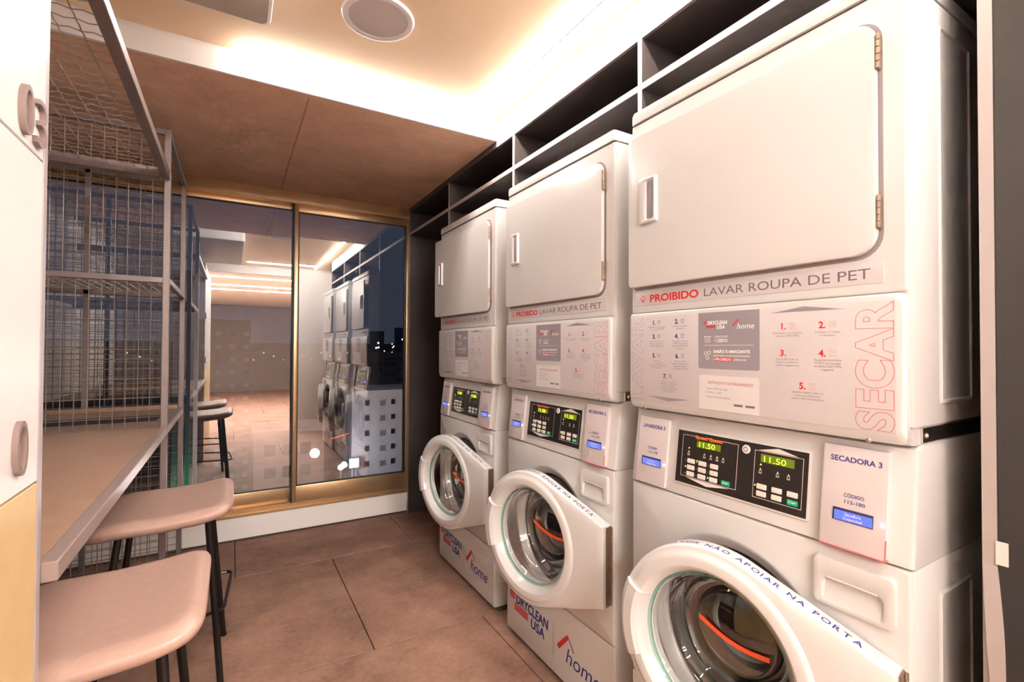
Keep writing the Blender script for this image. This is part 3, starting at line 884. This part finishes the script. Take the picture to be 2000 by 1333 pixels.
    dd.location = (DHX, 0, 0); dd.rotation_euler = (0, 0, dry_ang)
    part('handle', 'dhand', dryer_handle, 'door_plastic', dd)
    part('handle_pocket', 'dpock', handle_pocket, 'panel_grey', dd)
    part('hinge', 'dh1', lambda: small_hinge(1.752, 1.818), 'hinge_metal', dd)
    part('hinge', 'dh2', lambda: small_hinge(1.456, 1.518), 'hinge_metal', dd)
    # warning strip
    ns = part('notice_strip', 'nstrip', lambda: plate(0.016, 0.643, 1.357, 1.396, -0.0012, 0.001, 0.001, 0.0003), 'panel_print')
    part('red_lettering', 'nred', lambda: place_mesh([(fit_w('PROIBIDO', 0.165, 0.0285, bold=0.03), at(0.072, 1.3665, -0.0016))]), 'ink_red', ns)
    part('grey_lettering', 'ngrey', lambda: place_mesh([(fit_w('LAVAR ROUPA DE PET', 0.367, 0.0285), at(0.252, 1.3665, -0.0016))]), 'ink_grey', ns)
    def paw():
        it = []
        b = bmesh.new()
        def dot(cx, cz, r):
            b.faces.new([b.verts.new((cx + r * math.cos(2 * PI * k / 10), -0.0016, cz + r * math.sin(2 * PI * k / 10))) for k in range(10)])
        dot(0.047, 1.3715, 0.0058)
        for dx, dz in ((-0.0095, 0.006), (-0.0035, 0.0125), (0.0045, 0.0125), (0.0105, 0.006)): dot(0.047 + dx, 1.3715 + dz, 0.003)
        return to_mesh(b, 'paw', clean=False)
    part('paw_print', 'paw', paw, 'ink_red_light', ns)
    # instruction panel
    lpnl = part('instruction_panel', 'lpan', lower_panel, 'white_enamel')
    Y1 = -0.0124
    part('printed_sheet', 'sheet', lambda: plate(0.0125, 0.664, 1.082, 1.323, Y1, Y1 + 0.002, 0.002, 0.0002), 'panel_print', lpnl)
    Y2 = Y1 - 0.0004
    part('grey_block', 'gblk', lambda: flat(rrect(0.247, 0.410, 1.184, 1.323, (0.006, 0.006, 0.0, 0.0)), Y2), 'panel_grey', lpnl)
    part('white_block', 'wblk', lambda: flat(rrect(0.249, 0.409, 1.083, 1.168, (0.0, 0.0, 0.006, 0.006)), Y2), 'panel_white', lpnl)
    def arrows():
        b = bmesh.new()
        b.faces.new([b.verts.new((a, Y2, c)) for a, c in ((0.077, 1.100), (0.150, 1.090), (0.219, 1.100))])
        b.faces.new([b.verts.new((a, Y2, c)) for a, c in ((0.437, 1.312), (0.580, 1.312), (0.506, 1.322))])
        return to_mesh(b, 'arr', clean=False)
    part('grey_arrow', 'arr', arrows, 'panel_grey', lpnl)
    def vert_word(s, x0, x1, z0, z1, w):
        me = text_mesh(s, 0.1, outline=w, bold=0.04, spacing=1.08, res=6)
        xs = [v.co.x for v in me.vertices]; ys = [v.co.y for v in me.vertices]
        S = Matrix.Diagonal(((z1 - z0) / (max(xs) - min(xs)), (x1 - x0) / (max(ys) - min(ys)), 0.3, 1)) @ Matrix.Translation((-min(xs), -min(ys), 0))
        return place_mesh([(me, at(x1, z0, Y2, PI / 2) @ S)])
    part('lavar_outline', 'olav', lambda: vert_word('LAVAR', 0.016, 0.058, 1.088, 1.321, 0.0006), 'ink_mid', lpnl)
    part('secar_outline', 'osec', lambda: vert_word('SECAR', 0.600, 0.663, 1.084, 1.321, 0.0007), 'ink_red_light', lpnl)
    for sn, u, z in (('1.', 0.093, 1.300), ('2.', 0.172, 1.300), ('3.', 0.093, 1.261), ('4.', 0.172, 1.261), ('5.', 0.093, 1.208), ('6.', 0.174, 1.208), ('7.', 0.132, 1.152)):
        part('numeral', 'bn' + sn, lambda: place_mesh([(text_mesh(sn, 0.017, bold=0.03), at(u, z, Y2))]), 'ink_blue', lpnl)
    for sn, u, z in (('1.', 0.456, 1.276), ('2.', 0.535, 1.276), ('3.', 0.456, 1.219), ('4.', 0.535, 1.219), ('5.', 0.496, 1.151)):
        part('numeral', 'rn' + sn, lambda: place_mesh([(text_mesh(sn, 0.0185, bold=0.03), at(u, z, Y2))]), 'ink_red', lpnl)
    def icons2(ps, s):
        b = bmesh.new()
        for u, z in ps:
            for q in ((0, s, 0, .0012), (0, s, s - .0012, s), (0, .0012, 0, s), (s - .0012, s, 0, s), (s * .3, s * .7, s * .45, s * .6)):
                b.faces.new([b.verts.new((u + a, Y2, z + c)) for a, c in ((q[0], q[2]), (q[1], q[2]), (q[1], q[3]), (q[0], q[3]))])
        return to_mesh(b, 'ic', clean=False)
    part('blue_icons', 'bic', lambda: icons2([(0.112, 1.301), (0.192, 1.301), (0.112, 1.262), (0.192, 1.262), (0.112, 1.209), (0.193, 1.209), (0.151, 1.153)], 0.010), 'ink_mid', lpnl)
    part('red_icons', 'ric', lambda: icons2([(0.476, 1.277), (0.555, 1.277), (0.476, 1.220), (0.555, 1.220), (0.516, 1.152)], 0.012), 'ink_pink', lpnl)
    SM = [('Identifique a sua máquina\nde lavar (DRY/SIM)', 0.110, 1.2915), ('Coloque as roupas\nna lavadora', 0.189, 1.2915),
          ('Leia o QR Code da\nmáquina escolhida e\nrealize o pagamento', 0.108, 1.2515), ('No painel, pressione\nSTART na máquina\nescolhida (DRY/SIM)\ne aguarde', 0.189, 1.2515),
          ('Atenção:\no uso de sabão\ne amaciante é automático\nNÃO coloque', 0.110, 1.198), ('Feche a tampa\ne porta; Tire somente\ndepois da lavagem\ne enxágue completo', 0.190, 1.198),
          ('Retire as roupas da\nlavadora e coloque na\nsecadora. Siga as\ninstruções ao lado para\nfazer a secagem', 0.150, 1.142)]
    SR = [('Identifique a sua máquina\nde secar (DRY/SIM)', 0.471, 1.266), ('Coloque as roupas\nna secadora', 0.551, 1.266), ('Leia o QR Code da\nmáquina escolhida e\nrealize o pagamento', 0.471, 1.210), ('No painel, pressione\nSTART na máquina\nescolhida (DRY/SIM)\ne aguarde', 0.551, 1.210), ('Quando acabar, retire as\nroupas da máquina e\nlimpe o filtro da secadora', 0.512, 1.142)]
    part('small_print', 'smallp', lambda: place_mesh([(text_mesh(s, 0.0062, align='CENTER', line=1.05), at(u, z, Y2)) for s, u, z in SM + SR]), 'ink_mid', lpnl)
    Y3 = Y2 - 0.0003
    if 'logo2' not in CACHE: CACHE['logo2'] = [(to_mesh(b, 'logo2', clean=False) if isinstance(b, bmesh.types.BMesh) else b, m) for b, m in logo_meshes(0.262, 1.284, 0.215, Y3, False)]
    for me, m in CACHE['logo2']: obj('logo', me, m, lpnl, kind='stuff')
    def whites():
        it = [(fit_w('CAPACIDADE', 0.036, 0.0068), at(0.294, 1.2605, Y3)), (fit_w('1 CESTO', 0.034, 0.0105, bold=0.025), at(0.294, 1.2495, Y3)),
              (fit_w('SABÃO E AMACIANTE', 0.096, 0.0098, bold=0.03), at(0.291, 1.2235, Y3)), (fit_w('inseridos automaticamente.', 0.096, 0.0078), at(0.291, 1.2145, Y3)), (fit_w('é', 0.003, 0.008), at(0.291, 1.2055, Y3)), (fit_w('adicionar', 0.034, 0.0078), at(0.345, 1.2055, Y3))]
        return place_mesh(it)
    part('white_lettering', 'gwh', whites, 'ink_white', lpnl)
    def wicons():
        b = bmesh.new()
        def q(x0, x1, z0, z1): b.faces.new([b.verts.new((a, Y3, c)) for a, c in ((x0, z0), (x1, z0), (x1, z1), (x0, z1))])
        q(0.265, 0.396, 1.2415, 1.2423); q(0.264, 0.284, 1.2625, 1.264); q(0.2665, 0.2675, 1.250, 1.2625); q(0.2805, 0.2815, 1.250, 1.2625); q(0.267, 0.281, 1.2495, 1.2505)
        q(0.270, 0.278, 1.254, 1.255); q(0.270, 0.278, 1.2575, 1.2585)
        for cx, cz in ((0.269, 1.222), (0.279, 1.224), (0.274, 1.211)):
            for k in range(8):
                a = 2 * PI * k / 8; a2 = 2 * PI * (k + 1) / 8; r0, r1 = 0.0038, 0.005
                b.faces.new([b.verts.new((cx + r * math.cos(t), Y3, cz + r * math.sin(t))) for r, t in ((r0, a), (r1, a), (r1, a2), (r0, a2))])
        return to_mesh(b, 'wi', clean=False)
    part('white_icons', 'wic', wicons, 'ink_white', lpnl)
    part('red_tag', 'rtag', lambda: flat(rrect(0.2955, 0.343, 1.2035, 1.2125, 0.002), Y3), 'ink_red', lpnl)
    part('red_tag_lettering', 'rtagt', lambda: place_mesh([(fit_w('PROIBIDO', 0.043, 0.0085, bold=0.02), at(0.297, 1.205, Y3 - 0.0003))]), 'ink_white', lpnl)
    part('payment_heading', 'payh', lambda: place_mesh([(fit_w('INSTRUÇÕES DE PAGAMENTO', 0.120, 0.0095), at(0.274, 1.147, Y3))]), 'ink_red_light', lpnl)
    part('payment_print', 'payp', lambda: place_mesh([(fit_w(s, w, 0.007), at(0.268, z, Y3)) for s, w, z in (('1. Baixe o APP e faça login', 0.060, 1.133), ('2. Escolha o código', 0.045, 1.124), ('3. Selecione a forma de pagamento', 0.068, 1.113))]), 'ink_mid', lpnl)
    part('store_badge', 'badge', lambda: to_mesh(bx(bx(bmesh.new(), 0.346, 0.368, Y3 - 0.0002, Y3 + 0.0002, 1.098, 1.103), 0.376, 0.398, Y3 - 0.0002, Y3 + 0.0002, 1.098, 1.103), 'bd'), 'ink_grey', lpnl)
    # screws
    sm = cm('screw', screw_m)
    for su, sz, sy in ((0.058, 1.063, 0.0), (0.618, 1.063, 0.0)):
        o = obj('screw', sm, 'steel', root); o.location = (su, sy - 0.0045, sz + 0.002)
    for sy, sz in ((0.062, 1.076), (0.34, 1.076)):
        o = obj('screw', sm, 'steel', root); o.location = (W - 0.0005, sy, sz); o.rotation_euler = (0, 0, PI / 2)
    return root

MP = [(1.0626, 2.6559), (1.0491, 1.8294), (1.0325, 1.0541)]
build_stack(1, *MP[0], 0.205, 0.045, '112-175', '112-176', 'white stacked washer and dryer nearest the window, farthest of the three')
build_stack(2, *MP[1], 0.200, 0.008, '112-177', '112-178', 'white stacked washer and dryer in the middle of the row of three')
build_stack(3, *MP[2], 0.158, 0.020, '112-179', '112-180', 'white stacked washer and dryer nearest the viewer, largest, at the right')

# ================================================================== LOCKERS
XL = -0.26
lk = empty('locker_cabinet', (XL, 0.5, 0), label='tall locker column with white doors over an ochre door and raised grey numerals', category='locker')
def lpart(name, bm, mat, parent=None):
    o = obj(name, bm, mat, parent or lk)
    if parent is None: o.matrix_parent_inverse = Matrix.Translation((-XL, -0.5, 0))
    return o
lpart('carcass', box(-1.0, XL - 0.020, -0.48, 1.032, 0.0, 2.14, 0.001, 1), 'locker_edge')
lpart('side_frame', box(XL - 0.022, XL + 0.001, 1.0165, 1.034, 0.0, 2.14, 0.001, 1), 'locker_edge')
LKD = [(0.02, 0.52, 'locker_ochre'), (0.524, 1.020, 'locker_ochre'), (1.0235, 1.5205, 'locker_white'), (1.5235, 2.13, 'locker_white')]
for ci, (ya, yb) in enumerate(((0.468, 1.0155), (-0.08, 0.465), (-0.48, -0.083))):
    for z0, z1, m in LKD:
        d = lpart('door', box(XL - 0.020, XL, ya, yb, z0, z1, 0.001, 1), m)
        if ci == 0 and z0 > 1.0:
            # raised numerals facing +x, reading towards +y... set on the door face
            word = '03' if z0 > 1.5 else '0'
            zz = 1.5335 if z0 > 1.5 else 1.050
            for k, chd in enumerate(word):
                me = text_mesh(chd, 0.112 if word == '03' else 0.114, bold=-0.012, extrude=0.0034, res=14)
                xs = [v.co.x for v in me.vertices]; ys = [v.co.y for v in me.vertices]
                yy = (0.911 + 0.055 * k) if word == '03' else 0.911
                sxx = 0.040 / (max(xs) - min(xs)); szz = (0.071 if word == '03' else 0.077) / (max(ys) - min(ys))
                # text x -> +y, text y -> +z, normal -> +x
                M = Matrix(((0, 0, 1, XL + 0.0035), (1, 0, 0, yy), (0, 1, 0, zz), (0, 0, 0, 1))) @ Matrix.Diagonal((sxx, szz, 1, 1)) @ Matrix.Translation((-min(xs), -min(ys), 0))
                nd = obj('numeral', place_mesh([(me, M)]), 'digit_grey', d, 'raised grey numeral')

# ================================================================== MESH FRAME WITH COUNTER
XA, YA, YBk, XF0 = -0.24, 2.55, 3.32, -1.0
mf = empty('wire_mesh_rack', (XA, 2.9, 0), label='grey steel tube frame with wire mesh panels beside the window', category='rack')
def fpart(name, bm, mat, label=None):
    o = obj(name, bm, mat, mf, label); o.matrix_parent_inverse = Matrix.Translation((-XA, -2.9, 0)); return o
T = 0.024
def post(x, y, z0, z1): fpart('post', box(x - T, x, y - T / 2, y + T / 2, z0, z1, 0.0015, 1), 'steel_frame')
def barx(y, z, x0=XF0, x1=XA - T): fpart('rail', box(x0, x1, y - T / 2, y + T / 2, z - T / 2, z + T / 2, 0.0015, 1), 'steel_frame')
def bary(x, z, y0, y1): fpart('rail', box(x - T, x, y0, y1, z - T / 2, z + T / 2, 0.0015, 1), 'steel_frame')
ZT = 2.165
post(XA, YA, 0, ZT + 0.012); post(XA, YBk, 0, ZT + 0.012); post(-0.66, YBk, 0, ZT + 0.012)
for y in (YA, YBk):
    barx(y, ZT); barx(y, 1.52)
bary(XA, ZT, YA + T / 2, YBk - T / 2); bary(XA, 1.52, YA + T / 2, YBk - T / 2)
x1m = XA - T
def pl_y(y): return lambda a, b, o: (a, y + o, b)
def pl_z(z): return lambda a, b, o: (a, b, z + o)
fpart('mesh_panel', wire_panel(XF0, x1m, 1.532, ZT - 0.012, pl_y(YA)), 'wire')
fpart('mesh_panel', wire_panel(XF0, x1m, 0.89, 1.508, pl_y(YA)), 'wire')
fpart('mesh_panel', wire_panel(XF0, x1m, 0.03, 0.84, pl_y(YA)), 'wire')
fpart('mesh_panel', wire_panel(XF0, x1m, 1.532, ZT - 0.012, pl_y(YBk)), 'wire')
fpart('mesh_panel', wire_panel(XF0, x1m, 0.03, 1.508, pl_y(YBk)), 'wire')
fpart('mesh_shelf', wire_panel(XF0, x1m, YA + 0.012, YBk - 0.012, pl_z(1.53)), 'wire')

tr = empty('mesh_canopy', (XA, 1.8, 1.965), label='overhead wire mesh tray in a grey steel frame above the counter', category='rack')
def tpart(name, bm, mat):
    o = obj(name, bm, mat, tr); o.matrix_parent_inverse = Matrix.Translation((-XA, -1.8, -1.965)); return o
tpart('side_rail', box(XA - 0.030, XA, 1.04, 2.505, 1.955, 1.985, 0.0015, 1), 'steel_frame')
tpart('end_rail', box(XF0, XA - 0.030, 2.465, 2.505, 1.945, 1.985, 0.0015, 1), 'steel_frame')
tpart('end_rail', box(XF0, XA - 0.030, 1.04, 1.07, 1.955, 1.985, 0.0015, 1), 'steel_frame')
tpart('hanger', box(XA - 0.028, XA - 0.004, 2.505, YA - T / 2, 1.958, 1.982), 'steel_frame')
tpart('mesh_panel', wire_panel(XF0, XA - 0.030, 1.07, 2.465, pl_z(1.97), 0.043, amp=0.0022), 'wire')

ct = empty('counter', (XA, 2.2, 0.875), label='brown laminate counter with a pale metal front edge between lockers and window', category='counter')
def cpart(name, bm, mat, label=None):
    o = obj(name, bm, mat, ct, label); o.matrix_parent_inverse = Matrix.Translation((-XA, -2.2, -0.875)); return o
bm = bmesh.new()
for q in ((XF0, -0.2655, 1.04, 2.78), (XF0, -0.2655, 3.0, 3.30), (XF0, -0.80, 2.78, 3.0), (-0.305, -0.2655, 2.78, 3.0)):
    bx(bm, q[0], q[1], q[2], q[3], 0.858, 0.884)
cpart('top', bm, 'counter_top')
cpart('inset_strip', box(-0.80, -0.305, 2.78, 3.0, 0.858, 0.8846, 0.001, 1), 'window_seal', 'black inset strip')
cpart('front_edge', box(-0.2655, XA + 0.0005, 1.04, YA - T / 2, 0.853, 0.8855, 0.002, 1), 'counter_edge')
cpart('front_edge', box(-0.2655, XA + 0.0005, YA + T / 2, YBk - T / 2, 0.853, 0.8855, 0.002, 1), 'counter_edge')
cpart('backstop', box(XF0, -0.2655, 3.285, 3.30, 0.884, 0.905), 'counter_top')

# ================================================================== STOOLS
def seat_mesh():
    b = bmesh.new()
    # plan: superellipse-ish rounded rectangle, x in [-.21,.21] (x+ = back lip), y in [-.225,.225]
    N = 72; RR = 14
    def outline(s, k):
        a = 2 * PI * k / N; c, sn = math.cos(a), math.sin(a); e = 0.27
        x = 0.21 * math.copysign(abs(c) ** e, c); y = 0.232 * math.copysign(abs(sn) ** e, sn)
        return x * s, y * s
    def top(x, y):
        t = max(0, (x + 0.02) / 0.23); q = max(0, (-x - 0.10) / 0.11)
        e = abs(y) / 0.232
        return 0.030 * t ** 2.2 - 0.018 * q ** 2 + 0.004 * e ** 2.5
    rings = []
    for s in [0.0] + [(i / RR) for i in range(1, RR + 1)]:
        ss = s * 0.985
        if s == 0: rings.append([b.verts.new((0, 0, top(0, 0)))]); continue
        rings.append([])
        for k in range(N):
            x, y = outline(ss, k); edge = max(0, (s - 0.86) / 0.14)
            rings[-1].append(b.verts.new((x, y, top(x, y) - 0.016 * edge ** 2)))
    for s, dz in ((1.0, -0.024), (0.995, -0.034), (0.97, -0.043), (0.90, -0.050), (0.6, -0.052), (0.0, -0.053)):
        if s == 0: rings.append([b.verts.new((0, 0, top(0, 0) - 0.055))]); continue
        rings.append([])
        for k in range(N):
            x, y = outline(s, k); rings[-1].append(b.verts.new((x, y, top(x, y) + dz)))
    for a, c in zip(rings, rings[1:]):
        for k in range(N):
            j = (k + 1) % N
            if len(a) == 1: b.faces.new((a[0], c[k], c[j]))
            elif len(c) == 1: b.faces.new((a[j], a[k], c[0]))
            else: b.faces.new((a[k], c[k], c[j], a[j]))
    return to_mesh(b, 'seat', 60)
SEAT = seat_mesh()
ZS = 0.655
def leg_mesh(tx, ty, fx, fy):
    b = bmesh.new(); tube(b, [(tx, ty, ZS - 0.045), (fx, fy, 0.006)], 0.011, 10)
    return b
def stool(x, y, label, rz=0.0):
    s = empty('bar_stool', (x, y, 0), rz, label=label, category='stool', group='stools at the counter')
    st = obj('seat', SEAT, 'seat_leather', s); st.location = (0, 0, ZS)
    for sx in (-1, 1):
        for sy in (-1, 1):
            lg = obj('leg', leg_mesh(sx * 0.125 + 0.005, sy * 0.135, sx * 0.185 - 0.005, sy * 0.215), 'black_metal', s)
            obj('foot_cap', revolve_foot(sx * 0.185 - 0.005, sy * 0.215), 'black_metal', lg)
    b = bmesh.new(); tube(b, [(0.12, -0.13, ZS - 0.040), (0.12, 0.13, ZS - 0.040), (-0.12, 0.13, ZS - 0.045), (-0.12, -0.13, ZS - 0.045)], 0.009, 8, closed=True)
    obj('under_frame', b, 'black_metal', s)
    b = bmesh.new(); z = 0.27
    tube(b, [(0.205, 0.195, z), (0.207, 0.18, z), (0.185, -0.10, z), (0.18, -0.115, z), (0.165, -0.13, z), (-0.06, -0.40 + 0.19, z), (-0.165, -0.195, z), (-0.18, -0.18, z), (-0.18, 0.165, z), (-0.165, 0.18, z), (0.0, 0.185, z), (0.10, 0.20, z), (0.19, 0.205, z)], 0.006, 8, closed=True)
    obj('footrest', b, 'black_metal', s)
    return s
def revolve_foot(x, y):
    b = bmesh.new(); tube(b, [(x, y, 0.0), (x, y, 0.010)], 0.013, 10); return b
stool(-0.200, 2.185, 'grey leather bar stool nearest the window, pushed under the counter')
stool(-0.252, 1.375, 'grey leather bar stool nearest the viewer, beside the lockers')

# ================================================================== NIGHT CITY
ground = obj('street_ground', box(-400, 500, 8, 900, -41, -40), 'street'); ground['kind'] = 'structure'
def building(name, x0, x1, y0, y1, z1, mat, label, wins, z0=-40, parapet=0.5):
    e = empty(name, ((x0 + x1) / 2, y0, z0), label=label, category='building', group='buildings outside the window')
    cx, cy, cz = e.location
    def p(nm, bm, m):
        o = obj(nm, bm, m, e); o.matrix_parent_inverse = Matrix.Translation((-cx, -cy, -cz)); return o
    p('walls', box(x0, x1, y0, y1, z0, z1), mat)
    p('parapet', box(x0 - 0.15, x1 + 0.15, y0 - 0.15, y1, z1, z1 + parapet), mat)
    for (wx, wz, ww, wh, m) in wins:
        f = p('window', box(wx - ww / 2 - 0.1, wx + ww / 2 + 0.1, y0 - 0.12, y0 + 0.05, wz - wh / 2 - 0.1, wz + wh / 2 + 0.1), mat)
        o = obj('pane', box(wx - ww / 2, wx + ww / 2, y0 - 0.16, y0 - 0.1, wz - wh / 2, wz + wh / 2), m, f)
    return e
wl = []
for r in range(9):
    z = -10.2 - 3.12 * r
    wl.append((29.4, z, 0.85, 1.05, 'pane_dark'))
    wl.append((32.2, z, 0.8, 1.1, 'pane_lit' if r < 2 else 'pane_dim'))
    wl.append((27.2, z - 0.2, 1.1, 1.1, 'pane_dim'))
    wl.append((24.0, z, 0.9, 1.1, 'pane_dark'))
building('apartment_block', 21.0, 42.0, 100, 115, -8.2, 'facade_pale', 'pale apartment block with small square windows low in the right window pane', wl)
wl = []
for r in range(6):
    for c in range(3):
        wl.append((5.0 + 2.45 * c, -14.3 - 3.3 * r, 1.5, 1.7, 'pane_dim' if (r + c) % 2 else 'pane_dark'))
building('low_building', 2.8, 12.6, 80, 90, -11.9, 'facade_brown', 'brownish building with dark square windows beside the window mullion', wl)
wl = []
for r in range(16):
    for c in range(4):
        wl.append((-5.2 + 2.6 * c, 4 - 2.75 * r, 1.0, 0.9, 'pane_dim' if random.random() < 0.75 else 'pane_dark'))
building('tower_block', -6.9, 3.4, 118, 130, 6.5, 'facade_dark', 'dark tower with rows of dim windows behind the left window pane', wl)
wl = []
for r in range(7):
    for c in range(9):
        if random.random() < 0.5: wl.append((37.5 + 2.2 * c, -2.5 - 1.6 * r, 1.6, 0.5, 'pane_dark'))
wl += [(52.5, -3.5, 0.9, 0.8, 'pane_lit'), (50.0, -5.4, 0.8, 0.5, 'pane_lit')]
building('office_slab', 35.0, 58.0, 150, 165, -1.0, 'facade_far', 'dark mid-rise block with horizontal bands behind the pale apartment block', wl)
def sparks(x0, x1, z0, z1, n): return [(random.uniform(x0, x1), random.uniform(z0, z1), *[random.uniform(0.4, 0.75)] * 2, random.choice(('city_lamp', 'city_warm', 'city_lamp'))) for _ in range(n)]
building('skyline_tower', 63.0, 68.5, 250, 258, 9.2, 'facade_far', 'dark slim tower on the skyline, left of two', sparks(63.5, 68, -4, 4, 5))
building('skyline_tower', 77.5, 84.0, 255, 262, 11.5, 'facade_far', 'dark tower on the skyline against the right window edge', sparks(78, 83.5, -4, 8, 6))
wl = [(-60 + 5 * k, -2 - 2 * (k % 3), 0.7, 0.7, 'pane_lit') for k in range(30)] + sparks(78, 100, -3, 4, 16)
building('skyline_row', -80, 190, 300, 320, 3.0, 'facade_far', 'low dark skyline running across the horizon', wl)
wl = [(-4.55, -2 - 4 * r, 0.5, 0.6, 'pane_dim') for r in range(7)]
building('slim_building', -5.5, -3.6, 62, 70, 9.0, 'facade_pale', 'narrow pale building with a green glow seen past the mesh frame', wl)

def street_lamp(x, y, h, r, label):
    e = empty('street_lamp', (x, y, -40), label=label, category='street lamp', group='street lamps')
    obj('pole', box(-0.1, 0.1, -0.1, 0.1, 0, h - r * 0.9), 'street', e)
    o = obj('lamp_head', revolve([(0, -r), (r * .7, -r * .7), (r, 0), (r * .7, r * .7), (0, r)], (0, 0, 0), 10), 'city_lamp', e); o.location = (0, 0, h)
street_lamp(18.0, 95, 18.4, 0.55, 'dazzling white street lamp low in the right window pane')
street_lamp(10.6, 70, 22.5, 0.3, 'white street lamp beside the foot of the mullion')
# point lights added to brighten the facades, with no lamp of their own
for nm, loc, pw, colr in (('facade_fill', (18.0, 92, -20.5), 2600, (0.75, 0.83, 1.0)), ('facade_fill', (26, 80, -2), 4200, (1.0, 0.86, 0.8)), ('facade_fill', (9, 64, -12), 2200, (1.0, 0.8, 0.72))):
    ld = bpy.data.lights.new(nm, 'POINT'); ld.energy = pw; ld.color = colr; ld.shadow_soft_size = 0.6
    lo = bpy.data.objects.new(nm, ld); COL.objects.link(lo); lo.location = loc
ld = bpy.data.lights.new('green_glow', 'POINT'); ld.energy = 60; ld.color = (0.1, 1.0, 0.45); ld.shadow_soft_size = 0.4
lo = bpy.data.objects.new('green_glow', ld); COL.objects.link(lo); lo.location = (-4.6, 59, -13.5)
bb = empty('billboard', (21.0, 101 - 2, -40), label='lit billboard above the street low in the right window pane', category='billboard')
obj('board', box(-0.9, 0.9, -1.6, -1.2, 17.4, 19.2), 'billboard_lit', bb); obj('mast', box(-0.12, 0.12, -1.5, -1.3, 0, 17.4), 'street', bb)
b = bmesh.new(); tube(b, [(14.6, 86, -14.4), (16.0, 86, -14.1), (17.6, 86, -13.7)], 0.05, 6)
o = obj('neon_line', b, 'city_red'); o['label'] = 'thin red glowing line slanting above the street'; o['category'] = 'light'
